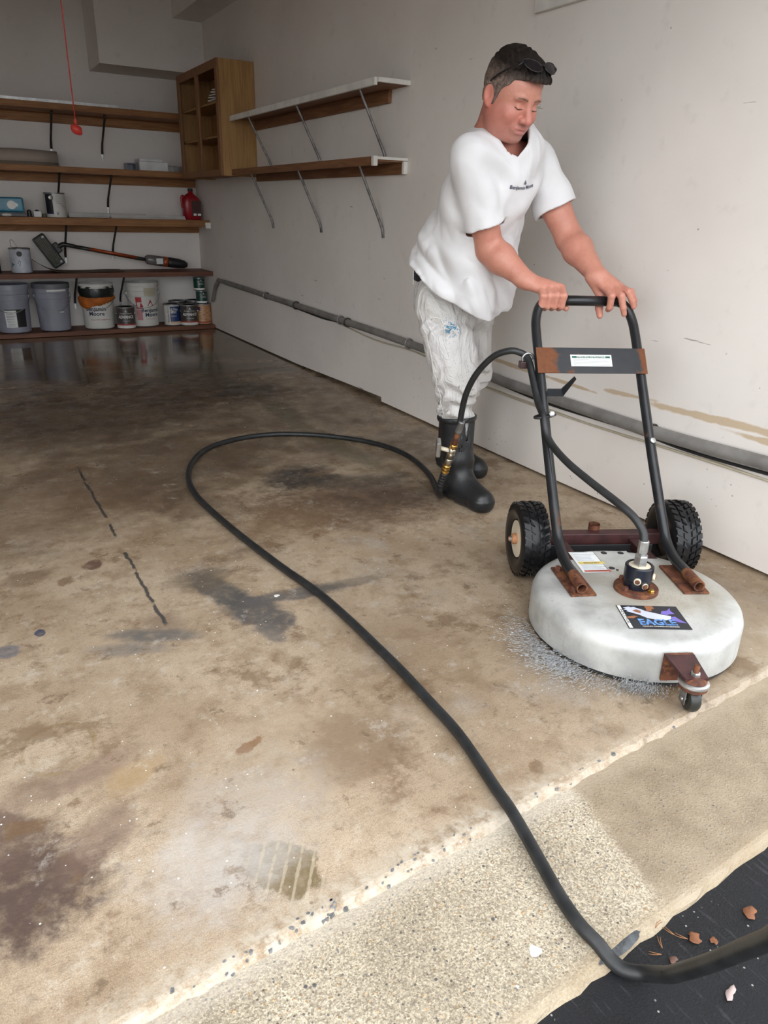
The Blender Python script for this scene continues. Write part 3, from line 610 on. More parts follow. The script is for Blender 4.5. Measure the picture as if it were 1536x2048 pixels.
tube('wand', [(.20, 0, .212), (.34, -.005, .186), (.76, -.035, .108), (.83, -.04, .096)], .0165, M_vdk, t, 12); tube('wand_stripe', [(.34, -.016, .190), (.74, -.046, .116)], .0135, M_vor, t, 10)
tube('dust_bin', [(.82, -.04, .098), (.84, -.04, .098), (.90, -.04, .090), (1.02, -.04, .074), (1.03, -.04, .072)], [.03, .043, .045, .045, .03], M_vcl, t, 18); tube('bin_ring', [(.985, -.04, .079), (1.02, -.04, .0745)], .0465, M_vor, t, 18); box('bin_label', .91, .97, -.0875, -.084, .06, .11, M_lab, t)
tube('handle_body', [(1.02, -.04, .074), (1.05, -.04, .07), (1.12, -.04, .06), (1.18, -.04, .05), (1.21, -.04, .046)], [.043, .046, .044, .036, .02], M_black, t, 16)
# cardboard sheet under it
b = B('brown_cardboard'); b.P(Base_Color=b.mix(b.rng(b.noise(4, 5), .3, .7), (.075, .045, .022), (.12, .075, .04)), Roughness=.8); M_card = b.m
V = []; F = []
for i in range(13):
    u = i / 12; x = .70 + .75 * u; z = .543 + .10 * max(0, 1 - u * 3.4) ** 2 + .003 * math.sin(9 * u)
    for y in (7.215, 7.50): V += [(x, y + (.05 * u if y < 7.3 else 0), z), (x, y + (.05 * u if y < 7.3 else 0), z + .004)]
for i in range(12):
    a = 4 * i; F += [(a, a + 4, a + 6, a + 2), (a + 1, a + 3, a + 7, a + 5), (a, a + 1, a + 5, a + 4), (a + 2, a + 6, a + 7, a + 3)]
F += [(0, 2, 3, 1), (48, 49, 51, 50)]
tag(mesh('cardboard_sheet', V, F, M_card, None), 'curled brown cardboard sheet under the stick vacuum', 'cardboard')

# ---- third shelf
Z3 = .9945
t, rf = can('white paint can with navy side panel and wire bail', (.942, 7.345, Z3), M_wht, .083, .195)
cyl_patch('label', rf, R(-134), .42, .03, .183, simple('navy_black_label', (.012, .014, .026), .4), t); cyl_patch('label_band', rf, R(-134), .42, .024, .032, simple('violet_band', (.06, .05, .22), .4), t)
lathe('bail_ear', [(0, 0), (.02, 0), (.016, .006), (.008, .004), (0, .004)], M_galv, t, 16, tf=Matrix.Translation((.083 * math.cos(R(-117)), .083 * math.sin(R(-117)), .155)) @ Matrix.Rotation(R(-117), 4, 'Z') @ Matrix.Rotation(R(90), 4, 'Y'))
tube('bail_handle', [((.085 + .004 * s) * math.cos(R(-112 + 70 * s)), (.085 + .004 * s) * math.sin(R(-112 + 70 * s)), .15 - .075 * s) for s in np.linspace(0, 1, 8)], .002, M_galv, t, 6)
for k in range(4): cyl_patch('barcode', rf, R(-93) + .05 * k, .012, .02, .042, M_inkk, t, .001, 2)
for k in range(5): cyl_patch('print_line', rf, R(-75), .3, .11 + .013 * k, .112 + .013 * k, M_grey, t, .001, 8)
M_wip = simple('blue_wipe_packet', (.03, .20, .30), .3, 0, .25, 12)
t = thing('wipes_packet', 'blue packet of wipes with a white blot lying on the shelf', 'packet', (.55, 7.36, Z3 + .034))
box('packet', -.25, .14, -.07, .07, 0.0, .115, M_wip, t, .02, None, 4)
tri_patch('white_blot', [(.034 * math.cos(a) * (1.5 if -.4 < a < .3 else 1), .034 * math.sin(a)) for a in np.linspace(-3.0, 3.1, 16)], lambda x, y: (.045 + x, -.0712, .055 + y), M_inkw, t)
t = thing('plastic_tray', 'dark flat tray under the blue packet', 'tray', (.52, 7.36, Z3))
box('tray', -.24, .18, -.10, .10, 0, .022, M_greyl, t, .006); box('tray_lid', -.23, .17, -.09, .09, .022, .032, simple('slate_plastic', (.10, .12, .15), .4), t, .004)
lathe('soap_bar', [(0, .0), (.022, .003), (.028, .012), (.022, .021), (0, .024)], M_inkw, None, 16, loc=(0, 0, 0), tf=Matrix.Diagonal((1.5, .8, 1, 1)))
o = bpy.data.objects['soap_bar']; o.location = (.545, 7.245, Z3); tag(o, 'white oval soap bar in front of the flat tray', 'soap')
t = thing('bolt_box', 'small white open box of screws beside the navy panelled can', 'box', (.785, 7.31, Z3))
box('box_body', -.03, .03, -.03, .03, 0, .045, M_lab, t, .003); lathe('screw_pile', [(0, .058), (.012, .054), (.02, .045), (.024, .0455)], M_galvd, t, 8); lathe('bottle_cap', [(0, 0), (.02, 0), (.018, .025), (0, .028)], simple('olive_plastic', (.10, .10, .06), .5), t, 12, loc=(.055, .0, 0)); lathe('bottle_cap', [(0, 0), (.018, 0), (.018, .045), (.008, .055), (0, .055)], M_vdk, t, 12, loc=(-.06, .01, 0))
M_alu = simple('white_coated_trim', (.50, .48, .45), .4, 0, .1, 8)
for lab, x0, x1, y, z, w in (('long pale trim strip lying between the can and the red jug', 1.05, 1.72, 7.43, Z3, .09), ('pale trim strip with bent end lying before the red jug', 1.38, 2.04, 7.29, Z3, .10)):
    t = thing('trim_strip', lab, 'trim', (0, y, z), 0, 'pale trim strips on the third shelf')
    box('strip', x0, x1, -w / 2, w / 2, 0, .012, M_alu, t, .002); box('flange', x0, x1, -w / 2 + .03, -w / 2 + .04, .012, .040 if y > 7.4 else .030, M_alu, t, .002)
t = thing('red_jug', 'red plastic oil jug with black cap on the shelf end', 'jug', (2.142, 7.39, Z3))
M_jug = simple('red_jug_plastic', (.34, .012, .02), .3)
def jug():
    V = []; F = []; n = 24; lev = [(0, .078, .052, 0), (.006, .082, .056, 0), (.14, .082, .056, 0), (.175, .078, .054, 0), (.20, .062, .048, -.006), (.222, .034, .034, -.004), (.232, .021, .021, 0), (.25, .021, .021, 0)]
    for z, rx, ry, dx in lev:
        for k in range(n):
            a = 2 * math.pi * k / n; e = .55; V.append((dx + rx * math.copysign(abs(math.cos(a)) ** e, math.cos(a)), ry * math.copysign(abs(math.sin(a)) ** e, math.sin(a)), z))
    for i in range(len(lev) - 1):
        for k in range(n): F.append((i * n + k, i * n + (k + 1) % n, (i + 1) * n + (k + 1) % n, (i + 1) * n + k))
    F += [tuple(range(n - 1, -1, -1)), tuple(range((len(lev) - 1) * n, len(lev) * n))]
    return mesh('body', V, F, M_jug, t, True)
jug(); lathe('cap', [(.024, .246), (.024, .268), (.021, .272), (0, .272)], M_black, t, 20); tube('grip', [(-.055, 0, .19), (-.080, 0, .205), (-.088, 0, .18), (-.086, 0, .12), (-.08, 0, .1)], .011, M_jug, t, 8, 3)
box('label', -.012, .076, -.060, -.0565, .03, .165, simple('dark_red_label', (.07, .022, .018), .5), t, .001); box('label_stamp', .0, .028, -.062, -.0598, .035, .055, M_inkw, t); box('label_stamp', .04, .07, -.062, -.0598, .035, .055, M_inkw, t)

# ---- second shelf: rolled tarp, white box, trim
t = thing('tarp_roll', 'beige rolled tarp lying on the shelf beside a bracket', 'roll', (.55, 7.38, 1.3925))
V, F = tube_data([(-.9, 0, .062), (-.2, 0, .060), (.2, .0, .064), (.46, 0, .060)], [.060, .060, .064, .060], 24); M_tarp = simple('beige_tarp', (.36, .30, .25), .75, 0, .12, 5, bump=.3, bscale=8)
o = mesh('roll', V, F, M_tarp, t); o.data.polygons.foreach_set('use_smooth', [len(p.vertices) == 4 for p in o.data.polygons])
V = []; F = []
for i in range(20):
    x = -.9 + 1.36 * i / 19
    for k in range(5): V.append((x, -.05 - .022 * k, .018 - .0042 * k + .004 * math.sin(7 * x + k) + (.0 if k else .01)))
for i in range(19):
    for k in range(4): F.append((i * 5 + k, i * 5 + k + 1, i * 5 + k + 6, i * 5 + k + 5))
o = mesh('loose_edge', V, F, M_tarp, t, True); sm = o.modifiers.new('s', 'SOLIDIFY'); sm.thickness = .004
t = thing('white_carton', 'flat white carton with loose top flap on the tarp shelf', 'carton', (1.79, 7.38, 1.3925))
box('carton_body', -.12, .13, -.11, .11, 0, .075, M_lab, t, .004); box('flap', -.115, .09, -.105, .10, .0755, .10, M_lab, t, .01)
t = thing('grey_box', 'small grey open box beside the white carton', 'box', (1.615, 7.38, 1.3925)); box('bottom_panel', -.045, .04, -.06, .06, 0, .005, M_grey, t); box('top_panel', -.045, .04, -.06, .06, .055, .06, M_grey, t); box('back_panel', -.04, .035, .055, .06, .005, .055, M_grey, t)
for x0 in (-.045, .035): box('side_panel', x0, x0 + .005, -.06, .06, .005, .055, M_grey, t)
tag(box('metal_channel', 1.925, 2.22, 7.33, 7.45, 1.3925, 1.445, M_galv, None, .006), 'grey metal channel lying between the white carton and cabinet', 'channel')
for i, (y, z, xr) in enumerate(((7.30, 1.8595, 1.66), (7.325, 1.8595, 1.70), (7.35, 1.8595, 1.64), (7.3125, 1.876, 1.55))):
    t = thing('metal_strip', ('long thin metal trim strip lying flat along the highest shelf' if i < 3 else 'long thin metal trim strip lying on top of the others on the highest shelf'), 'trim', (0, y, z), 0, 'metal trim strips on the highest shelf')
    box('web', XL, xr, -.010, .010, 0, .004, M_galv, t); box('flange', XL, xr, -.010, -.006, .004, .016, M_galv, t)
# ================================================================== surface cleaner (local x = axle, y = back, z = up)
MO = (1.575, 1.238, 0.0); MR = math.atan2(-.42, .908)
mc = thing('surface_cleaner', 'round grey pressure washing surface cleaner with black push handle and two wheels', 'surface cleaner', MO, MR)
def deck_mat():
    b = B('weathered_aluminium'); n = b.noise(7, 6, .62); p = b.sep()
    c = b.mix(b.rng(n, .3, .7), (.31, .31, .30), (.55, .55, .53))
    c = b.mix(b.rng(b.noise(28, 5, .7), .55, .75, 0, .6), c, (.28, .27, .25))
    c = b.mix(b.math('MULTIPLY', b.blob(.10, .0, .20, .16, .6, .6, n, .7), .5), c, (.42, .36, .25))
    sp = b.math('MULTIPLY', b.rng(b.vor(160), .25, .12), b.math('MULTIPLY', b.blob(.12, -.02, .11, .10, 0, .5, n, .5), .8)); c = b.mix(sp, c, (.12, .11, .10))
    st = b.noise(3, 4, .6, b.mapping(scale=(14, 14, 1.2))); sk = b.rng(p[2], .11, .06)
    c = b.mix(b.math('MULTIPLY', b.math('MULTIPLY', sk, b.rng(st, .55, .72)), .45), c, (.30, .28, .25))
    b.P(Base_Color=c, Roughness=b.rng(n, .3, .7, .38, .55), Metallic=.25); b.bump(b.noise(60, 4), .06, .002)
    return b.m
M_deck = deck_mat()
lathe('deck', [(0, .133), (.22, .132), (.255, .130), (.275, .125), (.286, .115), (.2915, .10), (.292, .09), (.292, .020), (.289, .018), (.283, .020), (.283, .09), (.27, .112), (.24, .122), (0, .124)], M_deck, mc, 96)
lathe('brush_skirt', [(.286, .019), (.286, .006), (.280, .006), (.280, .019)], M_rub, mc, 64)
for s, ang in ((-1, .03), (1, -.02)):
    m_ = Matrix.Translation((s * .168, .052, .133)) @ Matrix.Rotation(ang, 4, 'Z')
    pl = box('mount_plate', -.037, .037, -.088, .088, 0, .006, M_rust, mc, .001, m_)
    for yy in (-.065, .065): lathe('bolt', [(0, .014), (.008, .014), (.009, .006), (.009, 0)], M_rust, mc, 6, tf=m_ @ Matrix.Translation((s * .024, yy, .005)), smooth=False)
TR = .0158
side = [(.172, -.030, .156), (.172, .06, .160), (.172, .135, .166), (.172, .195, .192), (.172, .235, .232), (.172, .29, .296), (.172, .41, .440), (.172, .575, .652), (.172, .655, .752)]
top = [(.168, .690, .797), (.152, .716, .835), (.122, .728, .853), (.06, .730, .855)]
path = [(-x, y, z) for x, y, z in side] + [(-x, y, z) for x, y, z in top] + [(x, y, z) for x, y, z in top[::-1]] + [(x, y, z) for x, y, z in side[::-1]]
hf = tube('handle_frame', path, TR, M_blkp, mc, 16, 4, cap=False)
for s in (-1, 1):
    tube('tube_end', [(s * .172, -.031, .156), (s * .172, .05, .1595)], [TR + .0006, TR + .0004], M_rust, mc, 16, cap=False)
    lathe('tube_bore', [(TR - .0035, 0), (TR - .0035, .085)], M_rust, mc, 16, cap=False, tf=Matrix.Translation((s * .172, -.0305, .156)) @ Matrix.Rotation(R(-88), 4, 'X'))
    lathe('tube_lip', [(TR + .0006, 0), (TR - .0035, 0)], M_rust, mc, 16, cap=False, tf=Matrix.Translation((s * .172, -.0312, .156)) @ Matrix.Rotation(R(-88), 4, 'X'))
    lathe('frame_bolt', [(0, 0), (.009, 0), (.009, .006), (0, .007)], M_galv, mc, 8, tf=Matrix.Translation((s * .172, .413 - .0125, .445 + .0105)) @ Matrix.Rotation(R(50), 4, 'X'))
tube('grip', [(-.115, .7295, .854), (.135, .729, .8535)], TR + .0012, simple('grip_vinyl', (.010, .011, .012), .35), mc, 16)
# cross plate: lies on the front of the two uprights
d = Vector((0, .165, .212)).normalized(); nrm = Vector((0, -d.z, d.y)); c0 = Vector((0, .588, .668)) + nrm * (TR + .001)
pm = Matrix(((1, d.x, nrm.x, c0.x), (0, d.y, nrm.y, c0.y), (0, d.z, nrm.z, c0.z), (0, 0, 0, 1)))
b = B('black_paint_over_rust'); pz = b.sep(); e_ = b.math('ABSOLUTE', pz[0]); nn = b.noise(26, 5, .65)
k1 = b.rng(b.math('ADD', b.math('MULTIPLY', pz[0], -1), b.math('MULTIPLY', b.math('SUBTRACT', nn, .5), .10)), .105, .135); k2 = b.rng(b.math('ADD', pz[0], b.math('MULTIPLY', b.math('SUBTRACT', nn, .5), .05)), .158, .172)
k3 = b.rng(b.noise(17, 5), .62, .70, 0, .7); kk = b.math('MAXIMUM', b.math('MAXIMUM', k1, k2), k3)
b.P(Base_Color=b.mix(kk, b.mix(nn, (.008, .009, .012), (.024, .026, .030)), b.mix(b.noise(60, 4), (.09, .025, .010), (.20, .07, .022))), Roughness=b.rng(kk, 0, 1, .4, .8)); b.bump(nn, .2, .003)
box('cross_plate', -.186, .187, -.046, .046, 0, .004, b.m, mc, .001, pm)
sl = box('instruction_sticker', -.072, .068, -.022, .020, .0042, .0048, M_lab, mc, 0, pm)
box('sticker_band', -.067, .063, .008, .015, .0049, .0051, M_green, sl, 0, pm)
P2 = lambda mt, z, x0=0, y0=0: (lambda x, y: mt @ Vector((x + x0, y + y0, z)))
lettering('OPERATING INSTRUCTIONS', .0078, P2(pm, .0053, -.002, .0115), M_inkw, sl, .0001)
for i in range(6): box('print_line', -.064, (-.01, .05, .058, .02, .058, .06)[i], .003 - .0042 * i, .0038 - .0042 * i, .0049, .0051, M_greyl, sl, 0, pm)
# hose hook on the left upright
hk = box('hose_hook', -.160, -.112, .505, .510, .575, .600, M_blkp, mc, .001)
mesh('hook_tip', [(-.114, .505, .575), (-.114, .505, .600), (-.088, .470, .648), (-.082, .468, .640), (-.106, .505, .575), (-.114, .510, .575), (-.114, .510, .600), (-.088, .475, .648), (-.082, .473, .640), (-.106, .510, .575)],
     [(0, 4, 3, 2, 1), (5, 6, 7, 8, 9), (0, 1, 6, 5), (1, 2, 7, 6), (2, 3, 8, 7), (3, 4, 9, 8), (4, 0, 5, 9)], M_blkp, mc)
# hose clip and clamp
tube('hose_clip', [(-.203 + .019 * math.cos(a), .615 + .003, .675 + .019 * math.sin(a)) for a in np.linspace(0, 6.28, 17)], .0045, M_galv, mc, 6)
box('clip_block', -.232, -.19, .60, .628, .645, .668, M_maroon, mc, .003)
tube('hose_clamp', [(-.182 + .033 * math.cos(a), .437 + .017 * math.sin(a), .528 + .006 * math.cos(a)) for a in np.linspace(0, 6.28, 19)], .0045, M_black, mc, 6)
lathe('clamp_bolt', [(0, 0), (.010, 0), (.010, .008), (.006, .010), (0, .010)], M_galv, mc, 6, tf=Matrix.Translation((-.168, .416, .540)) @ Matrix.Rotation(R(70), 4, 'X'), smooth=False)
# feed hose, upper part along the upright and down to the swivel
M_hose = simple('black_hose_rubber', (.016, .017, .018), .45, 0, .35, 25, bump=.15, bscale=90)
tube('feed_hose', [(-.207, .63, .683), (-.201, .597, .662), (-.196, .55, .612), (-.193, .49, .560), (-.190, .430, .530), (-.180, .385, .468), (-.150, .293, .427), (-.10, .196, .392), (-.055, .107, .366), (-.02, .05, .340), (-.001, .016, .309), (0, .0, .280), (0, 0, .268)], .0118, M_hose, mc, 12, 5)
# swivel
fl_ = lathe('flange', [(0, .145), (.060, .145), (.062, .143), (.062, .133), (0, .133)], M_rust, mc, 40)
for k in range(4):
    a = R(-60 + 90 * k); lathe('flange_bolt', [(0, .010), (.008, .010), (.0095, .008), (.0095, 0)], (M_brass, M_cream, M_rust, M_rust)[k], mc, 6, loc=(.050 * math.cos(a), .050 * math.sin(a), .145), smooth=False)
lathe('swivel_body', [(.036, .145), (.036, .168), (.040, .172), (.040, .210), (.037, .213), (.032, .213), (.032, .209)], M_navy, mc, 36)
lathe('swivel_cap', [(.032, .208), (.030, .211), (.016, .213), (0, .213)], M_cream, mc, 32)
lathe('hex_nut', [(.0185, .212), (.0195, .216), (.0195, .240), (.016, .244), (.011, .245), (.011, .251), (.013, .252), (.0135, .254)], M_galv, mc, 6, smooth=False)
lathe('crimp_sleeve', [(.0125, .250), (.0145, .252), (.0145, .286), (.013, .288), (.0115, .288)], M_galv, mc, 12, smooth=False)
for a, z, m1 in ((R(-115), .178, M_cream), (R(-20), .180, M_cream), (R(-85), .165, M_nick)):
    q_ = Matrix.Translation((.037 * math.cos(a), .037 * math.sin(a), z)) @ Matrix.Rotation(a, 4, 'Z') @ Matrix.Rotation(R(90), 4, 'Y')
    lathe('port_washer', [(.007, 0), (.010, 0), (.010, .008), (.007, .009), (.007, .004)], m1, mc, 14, tf=q_); lathe('port_plug', [(0, .012), (.0055, .012), (.0065, .010), (.0065, 0)], M_rust, mc, 6, tf=q_, smooth=False)
# cover plate; flat black discs painted in for the dark of its holes
pl_ = box('cover_plate', -.034, .075, .120, .252, .1325, .1340, M_deck, mc, .0005)
for x, y, r_ in ((-.004, .240, .0105), (.050, .238, .0105), (-.019, .134, .010), (-.006, .122, .005)): lathe('hole_shade_disc', [(r_, .1330), (r_ - .001, .1349), (0, .1349)], M_rub, mc, 20, loc=(x, y, 0))
# caution sticker
st = box('caution_sticker', -.117, -.036, .110, .250, .1332, .1340, M_lab, mc, .0002)
box('yellow_band', -.110, -.028, .163, .180, .1340, .1343, simple('label_yellow', (.62, .48, .14), .45), st); box('red_band', -.110, -.028, .112, .122, .1340, .1343, simple('label_red', (.45, .09, .06), .45), st)
lettering('CAUTION', .011, lambda x, y: (-.069 - x, .1715 - y, .1345), M_inkk, st, .0002); lettering('NO ADJUSTMENT', .007, lambda x, y: (-.069 - x, .117 - y, .1345), M_inkk, st, .0001)
for i in range(11):
    y_ = (.129, .136, .143, .150, .157, .188, .198, .208, .219, .230, .243)[i]; box('print_line', -.108, -.108 + random.uniform(.045, .078), y_, y_ + .0022, .1340, .1342, simple('label_blue_grey', (.30, .36, .45), .5) if i == 0 else bpy.data.materials['label_blue_grey'], st)
# eagle sticker: x to the right, y up, seen from the front of the machine
sm_ = Matrix.Translation((-.016, -.155, .1330)) @ Matrix.Rotation(R(-5), 4, 'Z')
eg = box('eagle_sticker', -.083, .083, -.060, .060, 0, .0008, simple('sticker_charcoal', (.016, .018, .024), .35), mc, .0002, sm_)
SF = lambda z, x0=0, y0=0: (lambda x, y: sm_ @ Vector((x + x0, y + y0, z)))
M_egw = simple('sticker_pale_blue', (.55, .58, .70), .4); M_egp = simple('sticker_violet', (.16, .12, .42), .4); M_egb = simple('sticker_blue', (.10, .23, .50), .4, 0, .5, 60); M_ego = simple('sticker_peeled_brown', (.28, .11, .05), .7)
tri_patch('eagle_wing', [(-.060, .050), (-.050, .054), (-.045, .050), (-.036, .053), (-.030, .046), (-.020, .040), (-.010, .030), (.008, .022), (.030, .012), (.050, .006), (.046, -.008), (.030, -.016), (.004, -.014), (-.018, -.006), (-.034, .010), (-.050, .020), (-.064, .028), (-.058, .034), (-.070, .036), (-.060, .042), (-.068, .046)], SF(.0010), M_egw, eg)
tri_patch('eagle_head', [(.026, .018), (.034, .032), (.048, .034), (.062, .050), (.058, .034), (.064, .018), (.050, .016), (.040, .010)], SF(.0012), M_egp, eg)
tri_patch('eagle_tail', [(.046, .0), (.060, .004), (.066, -.010), (.080, -.030), (.060, -.026), (.048, -.016)], SF(.0012), M_egp, eg)
tri_patch('peeled_patch', [(-.006, .058), (.016, .058), (.018, .044), (.008, .040), (.006, .028), (-.008, .030), (-.006, .042)], SF(.0014), M_ego, eg); tri_patch('peeled_patch', [(-.046, .032), (-.034, .038), (-.024, .030), (-.028, .018), (-.040, .024)], SF(.0014), M_ego, eg); tri_patch('peeled_patch', [(-.072, -.002), (-.052, .004), (-.040, .002), (-.056, -.010), (-.07, -.010)], SF(.0014), M_ego, eg)
lettering('EAGLE', .040, SF(.0014, .002, -.029), M_egb, eg, .0016, sx=.86); lettering('PRESSURE WASHING ACCESSORIES', .0062, SF(.0014, .004, -.0495), M_inkw, eg, .0001)
box('side_stripe', -.081, -.072, -.058, .058, .0009, .0012, M_inkw, eg, 0, sm_); v_, f_ = text2d('INDUSTRIAL', .014, .0002); mesh('lettering', [sm_ @ Vector((-.0765 + y * .75, -x, .0014)) for x, y in v_], f_, M_inkk, eg)
# chassis
box('axle_beam', -.165, .235, .355, .395, .108, .148, M_maroon, mc, .003); tube('axle', [(-.275, .375, .126), (.35, .375, .126)], .009, M_galvd, mc, 10)
for x in (-.11, .14): box('chassis_arm', x - .016, x + .016, .20, .36, .10, .132, M_maroon, mc, .003)
box('rear_shield', -.15, .20, .33, .336, .045, .12, M_black, mc, .002)
tube('stub_tube', [(.02, .405, .085), (.02, .402, .165)], .019, M_rust, mc, 18, cap=False); lathe('stub_bore', [(.0165, 0), (.0165, -.078)], M_rust, mc, 18, cap=False, loc=(.02, .402, .164)); tube('stub_sleeve', [(.02, .405, .10), (.02, .403, .14)], .0195, M_blkp, mc, 18)
# wheels
RW = .126
def wheel(x0, x1, outer):
    w = x1 - x0; h = w / 2; cx = (x0 + x1) / 2
    tf = Matrix.Translation((cx, .375, RW)) @ Matrix.Rotation(R(90), 4, 'Y')
    ty = lathe('tyre', [(.062, -h * .62), (.066, -h * .80), (.085, -h * .98), (.105, -h), (.116, -h * .86), (.1195, -h * .6), (.1205, 0), (.1195, h * .6), (.116, h * .86), (.105, h), (.085, h * .98), (.066, h * .80), (.062, h * .62)], M_tyre, mc, 56, tf=tf)
    V = []; F = []
    for k in range(30):
        for j, (z, hw, off) in enumerate(((-.70, .17, 0), (-.28, .13, .5), (.28, .13, 0), (.70, .17, .5))):
            a = 2 * math.pi * (k + off) / 30; da = .070; i0 = len(V); sh = .035 * (1 if z < 0 else -1)
            for rr in (.117 if abs(z) > .5 else .1195, .1235 if abs(z) > .5 else .126):
                for (ua, uz) in ((-da, -hw), (da, -hw), (da, hw), (-da, hw)):
                    aa = a + ua + (sh if uz > 0 else -sh); V.append(tf @ Vector((rr * math.cos(aa), rr * math.sin(aa), (z + uz) * h)))
            F += [(i0, i0 + 3, i0 + 2, i0 + 1), (i0 + 4, i0 + 5, i0 + 6, i0 + 7)] + [(i0 + q, i0 + (q + 1) % 4, i0 + 4 + (q + 1) % 4, i0 + 4 + q) for q in range(4)]
    mesh('tread', V, F, M_tyre, ty)
    so = -1 if outer < 0 else 1
    lathe('rim', [(.062, .020 * so), (.060, .012 * so), (.050, .004 * so), (.030, .004 * so), (.026, .012 * so), (0, .012 * so)] if so > 0 else [(0, -.012), (.026, -.012), (.030, -.004), (.050, -.004), (.060, -.012), (.062, -.020)], M_cream, mc, 40, tf=tf @ Matrix.Translation((0, 0, so * (h * .62 - .012))))
    lathe('rim', [(.063, -h * .6), (.063, h * .6)], M_cream, mc, 40, tf=tf)
    lathe('hub', [(0, 0), (.016, 0), (.018, .004), (.018, .022), (.014, .026), (.006, .027), (.006, .036), (0, .036)], simple('copper_hub', (.42, .20, .10), .5, .2, .3, 40) if 'copper_hub' not in bpy.data.materials else bpy.data.materials['copper_hub'], mc, 24, tf=tf @ Matrix.Translation((0, 0, so * (h * .62 - .002))) @ (Matrix.Identity(4) if so > 0 else Matrix.Rotation(R(180), 4, 'X')))
wheel(-.262, -.168, -1); wheel(.238, .334, 1)
# front caster
br = box('caster_bracket', -.045, .030, -.302, -.2935, .035, .112, M_rust, mc, .001); 
mesh('bracket_arm', [(-.045, -.302, .112), (.030, -.302, .112), (.028, -.385, .098), (-.030, -.385, .098), (-.045, -.302, .104), (.030, -.302, .104), (.028, -.385, .090), (-.030, -.385, .090)], [(0, 1, 2, 3), (4, 7, 6, 5), (0, 4, 5, 1), (1, 5, 6, 2), (2, 6, 7, 3), (3, 7, 4, 0)], M_maroon, mc)
CY = -.372
lathe('caster_plate', [(0, .086), (.030, .086), (.036, .083), (.037, .078), (.034, .073), (0, .072)], M_galv, mc, 28, loc=(0, CY, 0)); lathe('caster_race', [(0, .0725), (.033, .0725), (.034, .066), (.030, .062), (0, .062)], M_rust, mc, 28, loc=(0, CY, 0)); lathe('caster_cap', [(.030, .086), (.022, .094), (.012, .098), (0, .098)], M_rust, mc, 24, loc=(0, CY, .001))
lathe('caster_stud', [(.007, .098), (.007, .126), (.005, .129), (0, .129)], M_rust, mc, 12, loc=(0, CY, 0)); lathe('caster_nut', [(.012, .098), (.012, .106), (.008, .108)], M_galv, mc, 6, loc=(0, CY, 0), smooth=False)
for s in (-1, 1): box('caster_fork', s * .021 - .0015, s * .021 + .0015, CY - .014, CY + .014, .022, .064, M_galvd, mc, .001)
lathe('caster_wheel', [(0, -.014), (.018, -.015), (.028, -.013), (.0325, -.007), (.0335, 0), (.0325, .007), (.028, .013), (.018, .015), (0, .014)], M_vdk, mc, 32, tf=Matrix.Translation((0, CY - .002, .0336)) @ Matrix.Rotation(R(90), 4, 'Y')); tube('caster_axle', [(-.026, CY - .002, .0336), (.026, CY - .002, .0336)], .005, M_galv, mc, 8)

# ================================================================== hose with valve
hz = thing('pressure_hose', 'long black pressure hose snaking across the floor to the brass valve', 'hose', (0, 0, 0))
HP = [(1.645, 2.330, .030), (1.668, 2.378, .0145), (1.705, 2.46, .0135), (1.766, 2.598, .0135), (1.812, 2.764), (1.828, 2.909), (1.814, 3.041), (1.768, 3.167), (1.703, 3.266), (1.608, 3.37), (1.5, 3.45), (1.381, 3.505), (1.246, 3.516), (1.13, 3.491), (1.021, 3.438), (0.93, 3.347), (0.852, 3.218), (0.801, 3.089), (0.767, 2.948), (0.753, 2.792), (0.757, 2.639), (0.771, 2.44), (0.792, 2.234), (0.818, 2.025), (0.848, 1.833), (0.859, 1.643), (0.862, 1.465), (0.862, 1.334), (0.857, 1.208), (0.852, 1.094), (0.838, 0.998), (0.82, 0.904), (0.809, 0.838), (0.794, 0.762, .006), (0.777, 0.693, .003), (0.764, 0.639, .002), (0.757, 0.586, .001), (.762, .548, -.004), (.765, .520, -.012), (.774, .494, -.012), (.792, .468, .002), (.785, .435, .045), (.768, .412, .089), (.752, .363, .181), (.735, .324, .262), (.710, .288, .339), (.677, .249, .427), (.62, .18, .50), (.55, .05, .53), (.47, -.13, .47), (.42, -.32, .32), (.41, -.50, .14), (.43, -.66, .02), (.48, -.82, -.0135), (.60, -1.05, -.0135), (.9, -1.5, -.0135), (1.4, -2.0, -.0135), (2.2, -2.4, -.0135)]
HP = [p if len(p) == 3 else (p[0], p[1], .0135) for p in HP]
HP = [(1.596, 2.262, .125), (1.603, 2.280, .085), (1.618, 2.302, .052)] + HP[0:]
tube('floor_hose', HP, .0125, M_hose, hz, 12, 5)
def seg(a, b, f0, f1): a, b = Vector(a), Vector(b); return [tuple(a.lerp(b, f0)), tuple(a.lerp(b, f1))]
A0 = Vector((1.574, 2.135, .385)); A1 = Vector((1.594, 2.258, .130))
def fit(name, f0, f1, r0, r1, mat, n=16, rings=0):
    if rings:
        fs = np.linspace(f0, f1, rings * 4 + 1); rs = [r0 if (i % 4) in (0, 3) else r1 for i in range(len(fs))]
        return tube(name, [tuple(A0.lerp(A1, f)) for f in fs], rs, mat, hz, n)
    return tube(name, [tuple(A0.lerp(A1, f0)), tuple(A0.lerp(A1, (f0 + f1) / 2)), tuple(A0.lerp(A1, f1))], [r0, (r0 + r1) / 2, r1], mat, hz, n)
fit('crimp_sleeve', -.10, .10, .0125, .0125, M_galvd, 12, 2); fit('rusty_nipple', .10, .32, .0095, .012, M_rust); fit('valve_nut', .30, .38, .016, .016, M_brass, 6)
